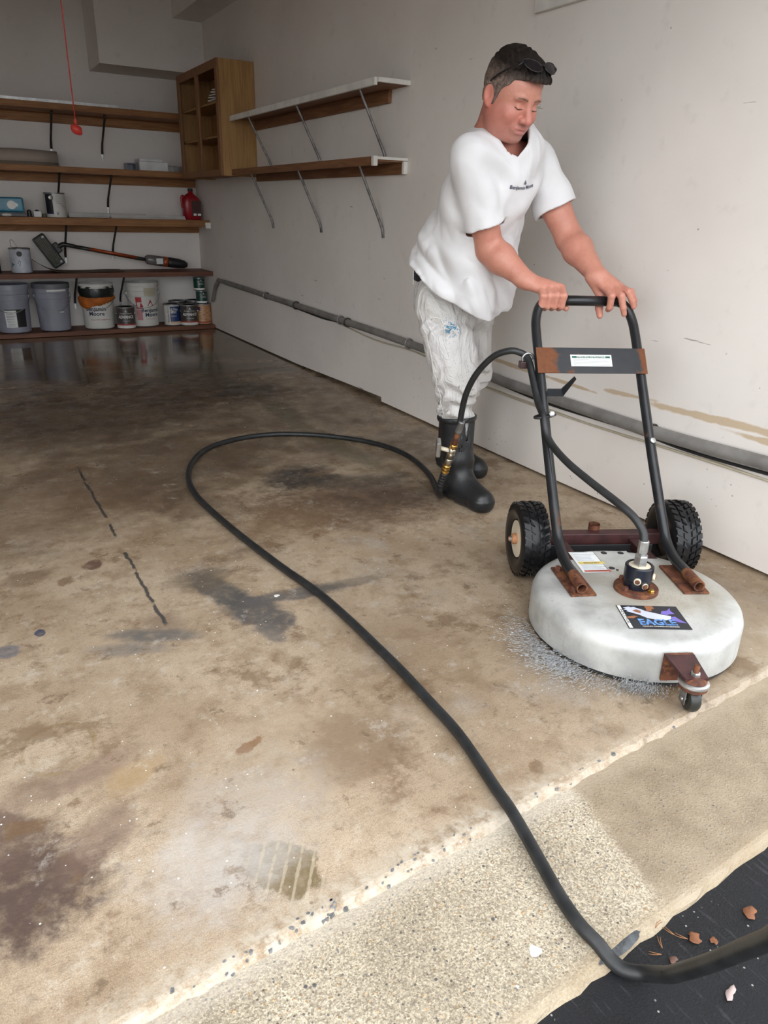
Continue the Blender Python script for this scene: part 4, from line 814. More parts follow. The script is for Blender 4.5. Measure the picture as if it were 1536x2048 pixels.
fit('valve_body', .37, .56, .0145, .0155, M_nick); fit('valve_nut', .46, .52, .0165, .0165, M_nick, 6); fit('valve_outlet', .56, .70, .014, .013, M_nick); fit('brass_coupler', .69, .86, .0125, .016, M_brass, 16, 3); fit('strain_relief', .85, 1.12, .0125, .0155, M_rub, 14, 5)
vm_ = A0.lerp(A1, .44); tube('valve_stem', [tuple(vm_), tuple(vm_ + Vector((-.040, .022, .012)))], .0085, M_cream, hz, 12)
hv_ = vm_ + Vector((-.044, .024, .013))
box('valve_handle', -.012, .006, -.020, .020, -.034, .034, M_galv, hz, .006, Matrix.Translation(hv_) @ Matrix.Rotation(R(-28), 4, 'Z') @ Matrix.Rotation(R(18), 4, 'X'))
tube('riser_hose', [(1.6506, 1.897, .683), (1.634, 1.905, .693), (1.609, 1.93, .697), (1.582, 1.98, .672), (1.563, 2.04, .606), (1.560, 2.09, .525), (1.567, 2.122, .441), (1.573, 2.134, .388)], .0112, M_hose, hz, 12, 6)

# ================================================================== small things lying about
M_leaf = simple('dead_leaf', (.20, .075, .03), .7, 0, .3, 40); M_needle = simple('pine_needle', (.30, .13, .05), .7)
def leaf(x, y, z, s, rot, label, mat=M_leaf, curl=.35, asp=.6):
    V = []; F = []; n = 7
    for i in range(n):
        u = -1 + 2 * i / (n - 1); w = asp * math.sqrt(max(0, 1 - u * u)) * (1 + .15 * math.sin(9 * u)) + .02
        for k, q in enumerate((-1, 0, 1)): V.append((s * u, s * w * q * (1 + .3 * math.sin(5 * u + q * 2 + rot)), s * (curl * w * abs(q) * .5 * (1 + math.sin(4 * u + rot)) + .10 * u * u + .02)))
    for i in range(n - 1):
        for k in range(2): F.append((i * 3 + k, i * 3 + k + 1, i * 3 + k + 4, i * 3 + k + 3))
    o = mesh('fallen_leaf', V, F, mat, None, True); o.location = (x, y, z); o.rotation_euler = (0, 0, rot); m = o.modifiers.new('s', 'SOLIDIFY'); m.thickness = .0006
    return tag(o, label, 'leaf', 'dead leaves on the asphalt')
# ================================================================== person: signed distance shapes meshed with surface nets
A = lambda *v: np.array(v, dtype=np.float64)
def nz(v): return v / np.linalg.norm(v)
def rc(p, a, b, r1, r2):
    ba = b - a; h = np.clip(((p - a) @ ba) / (ba @ ba), 0, 1); return np.linalg.norm(p - a - h[:, None] * ba, axis=1) - (r1 + (r2 - r1) * h)
def el(p, c, r, M=None):
    q = p - c
    if M is not None: q = q @ M.T
    r = np.asarray(r); k0 = np.linalg.norm(q / r, axis=1); k1 = np.linalg.norm(q / (r * r), axis=1) + 1e-9
    return k0 * (k0 - 1) / k1
def chain(p, pts, rs, k=.02):
    d = None
    for i in range(len(pts) - 1):
        e = rc(p, pts[i], pts[i + 1], rs[i], rs[i + 1]); d = e if d is None else smin(d, e, k)
    return d
def smin(a, b, k):
    h = np.clip(.5 + .5 * (b - a) / k, 0, 1); return b + (a - b) * h - k * h * (1 - h)
def smax(a, b, k): return -smin(-a, -b, k)
def surface(fn, lo, hi, h):
    lo = np.array(lo, float); nb = np.ceil((np.array(hi) - lo) / (4 * h)).astype(int); N = nb * 4 + 1
    g = [lo[i] + (np.arange(nb[i]) * 4 + 2) * h for i in range(3)]
    P = np.stack(np.meshgrid(*g, indexing='ij'), -1).reshape(-1, 3); d = fn(P).reshape(nb)
    keep = np.abs(d) < 3.47 * h * 1.7 + .004
    Fd = np.empty(N, np.float32); s = np.where(d < 0, -1., 1.).astype(np.float32)
    Fd[:-1, :-1, :-1] = s.repeat(4, 0).repeat(4, 1).repeat(4, 2); Fd[-1] = 1; Fd[:, -1] = 1; Fd[:, :, -1] = 1
    m = np.zeros(N, bool); kk = keep.repeat(4, 0).repeat(4, 1).repeat(4, 2)
    for dx in (0, 1):
        for dy in (0, 1):
            for dz in (0, 1): m[dx:N[0] - 1 + dx, dy:N[1] - 1 + dy, dz:N[2] - 1 + dz] |= kk
    I = np.argwhere(m); vals = np.empty(len(I), np.float32)
    for i in range(0, len(I), 400000): vals[i:i + 400000] = fn(lo + I[i:i + 400000] * h)
    Fd[m] = vals; S_ = (Fd < 0); del m, kk
    sl = lambda a, dx, dy, dz: a[dx:N[0] - 1 + dx, dy:N[1] - 1 + dy, dz:N[2] - 1 + dz]
    cnt = np.zeros(N - 1, np.uint8); co = [(i, j, k) for i in (0, 1) for j in (0, 1) for k in (0, 1)]
    for c_ in co: cnt += sl(S_, *c_)
    act = (cnt > 0) & (cnt < 8); ci = np.argwhere(act); idx = np.full(N - 1, -1, np.int32); idx[act] = np.arange(len(ci))
    cv = np.stack([Fd[ci[:, 0] + a, ci[:, 1] + b, ci[:, 2] + c] for a, b, c in co], 1).astype(np.float64)
    acc = np.zeros((len(ci), 3)); num = np.zeros(len(ci)); coa = np.array(co, float)
    for a in range(8):
        for b in range(a + 1, 8):
            if abs(coa[a] - coa[b]).sum() != 1: continue
            cr = (cv[:, a] < 0) != (cv[:, b] < 0); t = np.where(cr, cv[:, a] / np.where(cr, cv[:, a] - cv[:, b], 1), 0)
            acc += np.where(cr[:, None], coa[a] + t[:, None] * (coa[b] - coa[a]), 0); num += cr
    Vv = lo + (ci + acc / num[:, None]) * h; Fs = []
    for ax in range(3):
        a = [slice(None)] * 3; b = [slice(None)] * 3; a[ax] = slice(0, -1); b[ax] = slice(1, None)
        E_ = np.argwhere(S_[tuple(a)] != S_[tuple(b)]); u, v = (ax + 1) % 3, (ax + 2) % 3
        E_ = E_[(E_[:, u] > 0) & (E_[:, v] > 0) & (E_[:, u] < N[u] - 1) & (E_[:, v] < N[v] - 1)]; q = []
        for du, dv in ((0, 0), (-1, 0), (-1, -1), (0, -1)):
            e = E_.copy(); e[:, u] += du; e[:, v] += dv; q.append(idx[e[:, 0], e[:, 1], e[:, 2]])
        q = np.stack(q, 1); fl_ = ~S_[E_[:, 0], E_[:, 1], E_[:, 2]]; q[fl_] = q[fl_][:, ::-1]; Fs.append(q)
    Fq = np.concatenate(Fs); return Vv, Fq[(Fq >= 0).all(1)]
def np_mesh(name, V, F, mat, parent=None, col=None, relax=1):
    for _ in range(relax):   # light Laplacian smoothing
        s = np.zeros_like(V); n = np.zeros(len(V))
        for k in range(4):
            a, b = F[:, k], F[:, (k + 1) % 4]
            np.add.at(s, a, V[b]); np.add.at(n, a, 1)
        V = V * .5 + .5 * s / np.maximum(n, 1)[:, None]
    me = bpy.data.meshes.new(name); me.vertices.add(len(V)); me.vertices.foreach_set('co', V.ravel()); me.loops.add(F.size); me.loops.foreach_set('vertex_index', F.ravel().astype(np.int32))
    me.polygons.add(len(F)); me.polygons.foreach_set('loop_start', np.arange(0, F.size, 4, dtype=np.int32)); me.polygons.foreach_set('loop_total', np.full(len(F), 4, np.int32))
    me.polygons.foreach_set('use_smooth', np.ones(len(F), bool)); me.update(calc_edges=True); me.validate()
    if col is not None:
        at = me.color_attributes.new('Col', 'FLOAT_COLOR', 'POINT'); at.data.foreach_set('color', np.concatenate([col, np.ones((len(V), 1))], 1).astype(np.float32).ravel())
    me.materials.append(mat); o = bpy.data.objects.new(name, me); C.objects.link(o); o.parent = parent
    return o
def wav(p, f, ph, ax):   # cheap smooth noise: warped sines
    q = p @ np.asarray(ax, float).T * f + ph
    return np.sin(q[:, 0] + 1.3 * np.sin(q[:, 1])) * np.cos(q[:, 2] + 1.1 * np.sin(q[:, 0] * .7))

PR = A(1.80, 2.45, 0)   # where the person stands; everything below is in world metres, shifted on output
per = thing('person', 'person in white t-shirt, paint splattered white trousers and black rubber boots pushing the surface cleaner', 'person', tuple(PR))
Lv = nz(A(.975, .22, 0)); Fv = nz(A(.22, -.975, 0))          # body left / forward
BA = nz(A(.908, -.42, 0)); BF = nz(A(-.42, -.908, 0)); UP = A(0, 0, 1)  # handle bar axes
BO = A(MO[0], MO[1], 0)
def bar(a, f, u): return BO + BA * a + BF * (f - .730) + UP * (.8545 + u)
def pol(a, th, r): return bar(a, math.sin(th) * r, math.cos(th) * r)
# ---- joints
sR, sL = A(1.555, 2.15, 1.285), A(1.895, 2.235, 1.300); eR, eL = A(1.668, 2.160, 1.005), A(1.982, 2.105, 1.045)
HRc, HLc = bar(-.105, 0, 0), bar(.115, 0, 0)
wR, wL = A(1.728, 2.025, .915), A(1.962, 1.925, .930)
nb_ = A(1.684, 2.195, 1.345); pel = A(1.735, 2.47, .85); wst = A(1.705, 2.37, 1.02); chs = A(1.70, 2.235, 1.20)
# ---- head frame
hf_ = nz(A(.05, -.998, 0)); tp = R(25); HU = nz(UP * math.cos(tp) + hf_ * math.sin(tp)); HF = nz(hf_ * math.cos(tp) - UP * math.sin(tp)); HL_ = np.cross(HU, HF)
HL_ = HL_ if HL_ @ Lv > 0 else -HL_
HM = np.stack([HL_, HF, HU]); HC = A(1.655, 2.095, 1.468)
def hd(l, f, u): return HC + HL_ * l + HF * f + HU * u
HS = .985
def hand(p, fingers, thumb, wr, k=.010):
    d = None
    for mc_, pts, rs in fingers:
        e = rc(p, mc_, pts[0], .0200, .0145); d = e if d is None else smin(d, e, .014)
    for mc_, pts, rs in fingers: d = smin(d, chain(p, pts, rs, .004), .005)
    d = smin(d, chain(p, thumb[0], thumb[1], .006), .012)
    return d
aR = [-.078, -.103, -.127, -.149]; ringsR = []
for i, a in enumerate(aR):
    ln = (1.0, 1.03, 1.0, .9)[i]; mcp = pol(a + .002, R(-16), .040 - .002 * i)
    off = (.020, .006, -.008, -.020)[i]
    ringsR.append((wR + BA * off + A(0, 0, -.002), [mcp, pol(a, R(62), .037 * ln), pol(a - .001, R(128), .0285), pol(a - .001, R(190), .0272), pol(a - .001, R(222), .0272)], [.0135 - .0008 * (i == 3), .0124 - .001 * (i == 3), .0112 - .001 * (i == 3), .0100, .0090]))
thR = ([wR + BA * .022 + A(0, 0, -.008), pol(-.076, R(-62), .042), pol(-.062, R(-115), .032), pol(-.052, R(-165), .0285)], [.018, .0150, .0125, .0105])
fL = [(wL + BA * -.018, [pol(.082, R(-14), .041), pol(.086, R(62), .042), pol(.089, R(125), .031), pol(.090, R(158), .029)], [.0138, .0124, .0112, .0098]),
      (wL + BA * -.004, [pol(.104, R(-12), .044), bar(.116, .045, .022), bar(.128, .046, -.016), bar(.136, .043, -.038)], [.0138, .0122, .0108, .0092]),
      (wL + BA * .010, [pol(.127, R(-14), .046), bar(.143, .034, .034), bar(.160, .036, .006), bar(.169, .034, -.014)], [.0134, .0118, .0104, .0090]),
      (wL + BA * .020, [pol(.146, R(-30), .044), bar(.162, .012, .034), bar(.178, .012, .006), bar(.184, .008, -.012)], [.0120, .0104, .0092, .0080])]
thL = ([wL + BA * -.022 + A(0, 0, -.006), bar(.078, -.036, .010), bar(.070, -.022, -.026), bar(.070, -.004, -.050)], [.0180, .0150, .0128, .0105])
def bb(p, lo, hi, m): return ((p > np.array(lo) - m) & (p < np.array(hi) + m)).all(1)
def head_d(p):
    q = (p - HC) @ HM.T / HS; l, f, u = q[:, 0], q[:, 1], q[:, 2]; al = np.abs(l); qs = np.stack([al, f, u], 1); Z = np.zeros(3)
    d = el(q, A(0, -.012, .035), (.076, .100, .096)); d = smin(d, el(q, A(0, .030, .010), (.069, .066, .088)), .03)
    d = smin(d, el(q, A(0, .038, -.052), (.058, .050, .066)), .03)
    d = smin(d, el(qs, A(.044, .018, -.058), (.028, .052, .046)), .03)           # jaw corner
    d = smin(d, el(q, A(0, .078, -.096), (.026, .018, .018)), .024)               # chin
    d = smin(d, el(q, A(0, .024, -.098), (.050, .046, .024)), .03)               # under the chin
    d = smin(d, el(qs, A(.040, .070, -.034), (.022, .020, .020)), .02)           # cheek
    d = smin(d, el(qs, A(.028, .0860, .0185), (.023, .010, .0065)), .014)            # brow
    d = smax(d, -el(qs, A(.033, .1075, .000), (.0205, .0200, .0125)), .011)          # socket
    d = smin(d, el(qs, A(.032, .0772, -.003), (.0145, .0140, .0120)), .0035)        # lid over the eyeball
    d = smin(d, el(qs, A(.032, .0915, -.0075), (.0125, .0032, .0026)), .003)        # lower edge of the lid
    d = smin(d, rc(q, A(0, .091, .010), A(0, .115, -.036), .0085, .0135), .011)      # nose
    d = smin(d, el(qs, A(.0140, .103, -.0385), (.0092, .012, .0095)), .006); d = smax(d, -el(qs, A(.0065, .111, -.050), (.0038, .006, .0042)), .003)
    d = smin(d, el(q, A(0, .0865, -.065), (.034, .014, .022)), .014)              # muzzle
    d = smin(d, el(q, A(0, .0985, -.0635), (.023, .0060, .0045)), .006); d = smin(d, el(q, A(0, .0970, -.0770), (.020, .0065, .0055)), .006)
    d = smax(d, -el(q, A(0, .1075, -.0700), (.027, .0085, .0018)), .0025)            # mouth line
    ca, sa = math.cos(.35), math.sin(.35)
    qe = qs - A(.0790, -.014, -.006); qe = np.stack([qe[:, 0] * ca - qe[:, 1] * -sa, qe[:, 0] * -sa + qe[:, 1] * ca, qe[:, 2] + .25 * qe[:, 1]], 1)
    e = el(qe, Z, (.0095, .0205, .0340)); e = smax(e, -el(qe, A(.0105, .004, .004), (.0075, .0120, .0210)), .004); e = smin(e, el(qe, A(.0, .006, -.026), (.006, .009, .009)), .006)
    d = smin(d, e, .006)
    return d * HS
def body_d(p):
    d = smin(rc(p, hd(0, -.030, -.040), nb_ + A(0, .02, -.01), .058, .070), rc(p, nb_ + A(0, .02, -.01), chs, .074, .10), .03)
    d = smin(d, smin(el(p, chs, (.15, .10, .15)), rc(p, chs, pel, .12, .12), .05), .04); d = smin(d, rc(p, sR, sL, .058, .058), .05)
    for s_, e_, w_, f_, t_ in ((sR, eR, wR, ringsR, thR), (sL, eL, wL, fL, thL)):
        fm = e_ + (w_ - e_) * .30; out = nz(np.cross(w_ - s_, UP)) 
        arm = smin(rc(p, s_, s_ + (e_ - s_) * .45, .060, .057), rc(p, s_ + (e_ - s_) * .45, e_, .057, .0455), .03)
        arm = smin(arm, smin(rc(p, e_, fm, .0475, .0510), rc(p, fm, w_, .0510, .0310), .02), .02)
        d = smin(d, arm, .02)
        lo = np.minimum(w_, t_[0][-1]) - .16; hi = np.maximum(w_, t_[0][-1]) + .16; m = bb(p, lo, hi, .0)
        if m.any(): d[m] = smin(d[m], hand(p[m], f_, t_, w_), .016)
    m = np.linalg.norm(p - HC, axis=1) < .24
    if m.any(): d[m] = smin(d[m], head_d(p[m]), .022)
    return d
V, F = surface(body_d, (1.42, 1.74, .72), (2.12, 2.62, 1.64), .0027)
# skin colour: sun reddened, with brows, lips, stubble and lid edge where the face has them
q = (V - HC) @ HM.T / HS; al = np.abs(q[:, 0]); f, u = q[:, 1], q[:, 2]; near = np.linalg.norm(V - HC, axis=1) < .26
g = lambda x, y, rx, ry: np.exp(-(((al - x) / rx) ** 2 + ((u - y) / ry) ** 2)) * (f > .03) * near
col = np.tile(A(.53, .235, .168), (len(V), 1))
def lay(w, c_):
    global col
    col = col * (1 - w[:, None]) + np.array(c_) * w[:, None]
lay(.5 * near * np.clip((.02 - u) / .06, 0, 1), (.48, .165, .13)); lay(.5 * g(.045, -.035, .03, .03), (.56, .19, .15)); lay(.55 * g(0, -.035, .014, .03), (.55, .18, .14))
lay(.55 * np.clip(g(0, -.088, .05, .035), 0, 1), (.33, .185, .165)); lay(.5 * g(0, -.054, .024, .007), (.30, .17, .14))
lay(.75 * g(0, -.0635, .021, .0045), (.42, .14, .125)); lay(.75 * g(0, -.0775, .018, .0050), (.48, .17, .155))
bw = np.exp(-((u - (.0175 + .004 * np.sin(np.clip((al - .012) / .038, 0, 1) * 2.6))) / .0040) ** 2) * (al > .012) * (al < .050) * (f > .03) * near; lay(.8 * bw, (.11, .055, .04))

lay(.6 * near * (al > .068) * (f < .02) * (np.abs(u + .006) < .05), (.62, .20, .15))
kn = np.zeros(len(V))
for _, pts, _r in ringsR + fL:
    for j in (0, 1): kn = np.maximum(kn, np.exp(-(np.linalg.norm(V - pts[j], axis=1) / .017) ** 2))
lay(.4 * kn, (.66, .32, .25)); hnd = np.clip(1 - np.minimum(np.linalg.norm(V - HRc, axis=1), np.linalg.norm(V - HLc, axis=1)) / .14, 0, 1); lay(.25 * hnd, (.62, .27, .20))
b = B('skin'); n1 = b.noise(160, 3); c = b.mix(b.rng(b.noise(26, 6, .7), .38, .68, 0, .55), b.attr('Col', 'Color'), (.46, .17, .12)); c = b.mix(b.math('MULTIPLY', b.rng(b.vor(95), .22, .10), b.rng(b.noise(31, 2), .5, .6, 0, .5)), c, (.30, .12, .08))
b.P(Base_Color=c, Roughness=.48, Subsurface_Weight=.06, Subsurface_Radius=(.012, .005, .003), Subsurface_Scale=.6); b.bump(b.math('ADD', n1, b.math('MULTIPLY', b.noise(38, 4), 1.5)), .25, .003); M_skin = b.m
np_mesh('body', V - PR, F, M_skin, per, col, 1)
bvb = BVHTree.FromPolygons([tuple(v) for v in V], [tuple(int(x) for x in f) for f in F])
def on_face(pts, r, mat, name, lift=.0002):
    out = []
    for l, u_, f_ in pts:
        o_ = hd(l * HS, (f_ + .05) * HS, u_ * HS); h, n_, i_, d_ = bvb.ray_cast(Vector(o_), Vector(-HF), .12)
        if h is not None: out.append(tuple(np.array(h) + np.array(n_) * lift - PR))
    if len(out) > 2: tube(name, out, list(np.interp(np.linspace(0, 1, len(out)), np.linspace(0, 1, len(r)), r)), mat, per, 6)
M_brow = simple('eyebrow_hair', (.15, .075, .05), .8, var=.4, scale=200); M_lash = simple('lash_line', (.02, .012, .01), .6); M_lipl = simple('lip_line', (.36, .12, .11), .6)
for s in (-1, 1):
    xs_ = np.linspace(.013, .049, 14)
    on_face([(s * x, .0165 + .0050 * math.sin(min(1, (x - .013) / .030) * 2.3), .085) for x in xs_], [.0014, .0024, .0024, .0016, .0006], M_brow, 'eyebrow', -.0006)
    xs_ = np.linspace(.0185, .0460, 12)
    on_face([(s * x, -.0085 - .0022 * math.sin((x - .0185) / .0275 * math.pi) + .0015 * (x > .04), .085) for x in xs_], [.0006, .0012, .0014, .0012, .0007], M_lash, 'eyelashes', .0)
xs_ = np.linspace(-.0265, .0265, 18)
on_face([(x, -.0698 - .0035 * (abs(x) / .0265) ** 2, .09) for x in xs_], [.0004, .0009, .0010, .0009, .0004], M_lipl, 'mouth_line', -.0003)
# fingernails on the extended fingers
for (pa, pb, r_) in ((fL[1][1][2], fL[1][1][3], .0072), (fL[2][1][2], fL[2][1][3], .007)):
    dr = nz(pb - pa); n_ = nz(BF - dr * (BF @ dr)); s_ = np.cross(dr, n_); ce = pb + n_ * (r_ + .0006) - dr * .001
    mesh('fingernail', [tuple(ce + s_ * x * .0050 + dr * y * .0062 - n_ * (.0016 * x * x + .0006 * y * y) - PR) for x, y in ((-1, -1), (0, -1), (1, -1), (1.1, 0), (.8, 1), (0, 1.25), (-.8, 1), (-1.1, 0))], [tuple(range(8))], simple('nail', (.62, .36, .30), .3) if 'nail' not in bpy.data.materials else bpy.data.materials['nail'], per)

# ---- hair
def hair_d(p):
    q = (p - HC) @ HM.T / HS; l, f, u = q[:, 0], q[:, 1], q[:, 2]; al = np.abs(l)
    strand = .0026 * np.sin(l * 420 + 3 * np.sin(f * 60) + 2 * np.sin(u * 70)) + .0022 * np.sin(l * 230 - f * 90 + 2.2 * np.sin(u * 55 + l * 40))
    side_ = head_d(p) / HS - .0040 + .4 * strand
    topv = smin(el(q, A(0, -.008, .066), (.069, .096, .070)), el(q, A(0, .054, .088), (.054, .044, .030)), .03)
    topv = smin(topv, el(q, A(.010, .092, .082), (.044, .026, .016)), .02) + strand
    hl = .082 - 1.7 * np.clip(al - .030, 0, 1) + .55 * np.clip(u - .066, -.02, .02)   # hairline: how far forward hair may grow
    front = np.interp(u, [-.05, -.022, -.005, .012, .030, .048, .060, .070, .080], [.0, .016, .024, .030, .042, .054, .062, .088, .40]) + .002 * np.sin(l * 130 + 2 * np.sin(u * 90)) + .0014 * np.sin(u * 180 + l * 90)
    d = smin(side_, topv, .012); d = smax(d, f - front, .006)
    low = -.030 - .055 * np.clip(-f / .09, 0, 1); d = smax(d, low - u, .006)
    earcut = el(np.stack([al, f, u], 1), A(.086, -.010, -.014), (.02, .022, .036)); d = smax(d, -earcut, .004)
    return d * HS
V, F = surface(hair_d, HC - .20, HC + .21, .0026)
q = (V - HC) @ HM.T / HS; top_ = np.clip((q[:, 2] - .045) / .045, 0, 1)
hc = A(.155, .120, .105)[None] * (1 - top_[:, None]) + A(.014, .010, .008)[None] * top_[:, None]
b = B('hair'); st = b.noise(9, 4, .7, b.mapping(rot=(.2, .1, .1), scale=(55, 9, 9))); b.P(Base_Color=b.mix(b.rng(st, .35, .7), b.mix(1, b.attr('Col', 'Color'), (.55, .5, .48), 'MULTIPLY'), b.mix(1, b.attr('Col', 'Color'), (1.6, 1.5, 1.4), 'MULTIPLY')), Roughness=.55, Specular_IOR_Level=.3); b.bump(st, .8, .005)
np_mesh('hair', V - PR, F, b.m, per, hc, 0)
# ---- t-shirt
BM = np.stack([Lv, nz(np.cross(Lv, nz(nb_ - pel))) * 1.0, nz(nb_ - pel)]); BM[1] *= np.sign(BM[1] @ Fv)   # torso frame: left, front, spine
hemN = nz(np.cross(A(1.759, 2.3, .762) - A(1.538, 2.5, .905), Lv * 1.0 + A(0, 0, -.04))); hemN = hemN if hemN[2] < 0 else -hemN; hemP = A(1.62, 2.43, .905)
def shirt_outer(p):
    d = el(p, chs + BM[1] * .004, (.172, .142, .235), BM); d = smin(d, el(p, wst + BM[1] * .020, (.182, .168, .205), BM), .06)
    low = A(1.722, 2.395, .865); d = smin(d, el(p, low, (.188, .168, .25), np.stack([Lv, Fv, UP])), .06)
    d = smin(d, el(p, A(1.735, 2.305, .885), (.165, .13, .20), np.stack([Lv, Fv, UP])), .05)
    d = smin(d, rc(p, sR + A(.015, 0, .005), sL + A(-.015, 0, .005), .074, .074), .05)
    d = smin(d, rc(p, nb_ + A(0, .045, -.03), chs, .085, .13), .05)
    return d
def sleeves(p, over):
    d = None
    for s_, e_, t in ((sR, eR, .70), (sL, eL, .62)):
        ax = nz(e_ - s_); x = (p - s_) @ ax - np.linalg.norm(e_ - s_) * t + .004 * np.sin(40 * (p @ Fv))
        e = smax(rc(p, s_ + A(0, 0, .0), s_ + (e_ - s_) * .85, .070, .079) + (.0115 if over else 0), x - (.02 if over else 0), .003); d = e if d is None else np.minimum(d, e)
    return d
def folds(p):
    w1 = wav(p, 26, .4, [[.7, .2, .9], [.2, 1, -.4], [1, -.6, .1]]); w2 = wav(p, 15, 1.9, [[.5, -.6, .9], [.9, .5, .2], [.1, .8, .7]]); w3 = wav(p, 44, 2.6, [[.9, .1, .7], [.1, 1, .3], [.4, -.3, .9]])
    w1 = .55 - 1.5 * np.abs(w1); w3 = .5 - 1.3 * np.abs(w3)
    low = np.clip((1.16 - p[:, 2]) / .2, .22, 1)
    vf = np.clip((1.15 - p[:, 2]) / .2, 0, 1) * np.sin(34 * (p @ Lv) + 20 * (p @ Fv) * .8 + 2.4 * np.sin(7 * p[:, 2]))
    rad = np.exp(-(np.linalg.norm(p - (sR + A(.06, -.05, -.10)), axis=1) / .15) ** 2) * np.sin(60 * ((p - sR) @ nz(A(.7, .1, .9))) + 4 * np.sin(9 * p[:, 2]))
    rad2 = np.exp(-(np.linalg.norm(p - (sL + A(-.05, -.07, -.09)), axis=1) / .14) ** 2) * np.sin(62 * ((p - sL) @ nz(A(-.8, .1, .8))))
    bk = np.exp(-(np.linalg.norm(p - A(1.60, 2.36, .99), axis=1) / .16) ** 2) * np.sin(48 * ((p - wst) @ nz(A(.5, -.5, .9))) + 2.2 * np.sin(14 * p[:, 0]))
    return low * (.0075 * w1 + .0095 * w2 + .0042 * w3) + .0045 * vf + .0085 * rad + .008 * rad2 + .011 * bk
def sleeve_cut(p, s_, e_, t):
    ax = nz(e_ - s_); x = (p - s_) @ ax - np.linalg.norm(e_ - s_) * t; rad = np.linalg.norm((p - s_) - ((p - s_) @ ax)[:, None] * ax, axis=1); return x, rad
def shirt_d(p):
    fo = folds(p); o = shirt_outer(p) + fo; d = smin(o, sleeves(p, False) + .7 * fo, .018); d = smax(d, -np.minimum(o + .0125, sleeves(p, True) + .7 * fo), .002)
    hem = (p - hemP) @ hemN + .010 * np.sin(17 * (p @ Lv)) + .006 * np.sin(31 * (p @ Fv) + 1); d = smax(d, hem, .003)
    nk = np.minimum(rc(p, nb_ + A(0, .05, .10), nb_ + A(.004, -.060, -.026), .066, .064), rc(p, nb_ + A(.004, -.060, -.026), nb_ + A(-.014, -.12, .10), .064, .052)); d = smax(d, -nk, .003)
    d = d - .0022 * np.exp(-((nk - .010) / .007) ** 2)
    return d
V, F = surface(shirt_d, (1.36, 1.92, .68), (2.12, 2.70, 1.45), .0042)
b = B('white_cotton'); b.P(Base_Color=b.mix(b.rng(b.noise(5, 4), .35, .7), (.66, .65, .655), (.73, .72, .73)), Roughness=.85, Sheen_Weight=.15); wr_ = b.noise(4.2, 1.6, .5, b.mapping(rot=(.5, .4, .3), scale=(1.5, 1.1, .7)), .8); b.bump(b.math('ADD', b.math('MULTIPLY', wr_, 1.0), b.math('MULTIPLY', b.noise(300, 2), .012)), .6, .05); M_cot = b.m
shirt = np_mesh('t_shirt', V - PR, F, M_cot, per, None, 2)
bvh = BVHTree.FromPolygons([tuple(v) for v in (V)], [tuple(int(x) for x in f) for f in F])
def project(origin, right, up, dirn, e):
    def fn(x, y):
        o_ = Vector(origin + right * x + up * y - dirn * .35); h, n_, i_, d_ = bvh.ray_cast(o_, Vector(dirn), .8)
        if h is None: h = o_ + Vector(dirn) * .35
        return tuple(np.array(h) - dirn * e - PR)
    return fn
lc = A(1.722, 2.06, 1.198); dirn = -nz(BM[1] * .95 + BM[2] * .1 + A(-.25, 0, 0)); rt = nz(np.cross(dirn, UP)); up_ = np.cross(rt, dirn); fn = project(lc, rt, up_, dirn, .0026)
v_, f_ = text2d('Benjamin Moore', .0165, .0003, spacing=1.0); mesh('chest_lettering', [fn(x, y) for x, y in v_], f_, M_ink, per)
for tr in ([(-.007, .011), (-.004, .011), (.0, .021), (-.001, .025)], [(-.002, .011), (.008, .011), (.001, .026), (.002, .018)]): tri_patch('chest_emblem', tr, fn, M_ink, per, 1)
# ---- trousers
hR, hL, kR, kL = A(1.650, 2.415, .80), A(1.845, 2.50, .80), A(1.690, 2.335, .50), A(1.915, 2.555, .49)
aA, aB = A(1.722, 2.352, .30), A(1.925, 2.665, .28)
def pants_d(p):
    d = el(p, A(1.742, 2.46, .82), (.170, .142, .15), np.stack([Lv, Fv, UP]))
    d = smin(d, smin(rc(p, hR, kR, .108, .083), rc(p, kR, aA, .083, .056), .03), .03); d2 = smin(rc(p, hL, kL, .108, .083), rc(p, kL, aB, .083, .056), .03)
    d = smin(d, d2, .028)
    w1 = wav(p, 30, .8, [[.6, .3, 1], [.3, 1, -.3], [1, -.5, .2]]); w2 = wav(p, 17, 2.2, [[.6, -.4, .8], [.9, .4, .3], [.2, .9, .6]])
    kn_ = np.exp(-((p[:, 2] - .47) / .07) ** 2) + np.exp(-((p[:, 2] - .38) / .04) ** 2) + .8 * np.exp(-((p[:, 2] - .72) / .06) ** 2)
    d = d + .0056 * w1 + .0062 * w2 + .0035 * np.sin(38 * (p @ Lv) + 3 * np.sin(9 * p[:, 2]) + 1) * np.sin(15 * p[:, 2] + 6 * p[:, 1]) + .0070 * kn_ * np.sin(95 * p[:, 2] + 9 * p[:, 0] * 2 + 5 * np.sin(24 * p[:, 1]))
    top_ = (p[:, 2] - (.902 + .02 * ((p - pel) @ -Fv) / .15)); return smax(d, top_, .004)
V, F = surface(pants_d, (1.46, 2.18, .24), (2.08, 2.80, .94), .0045)
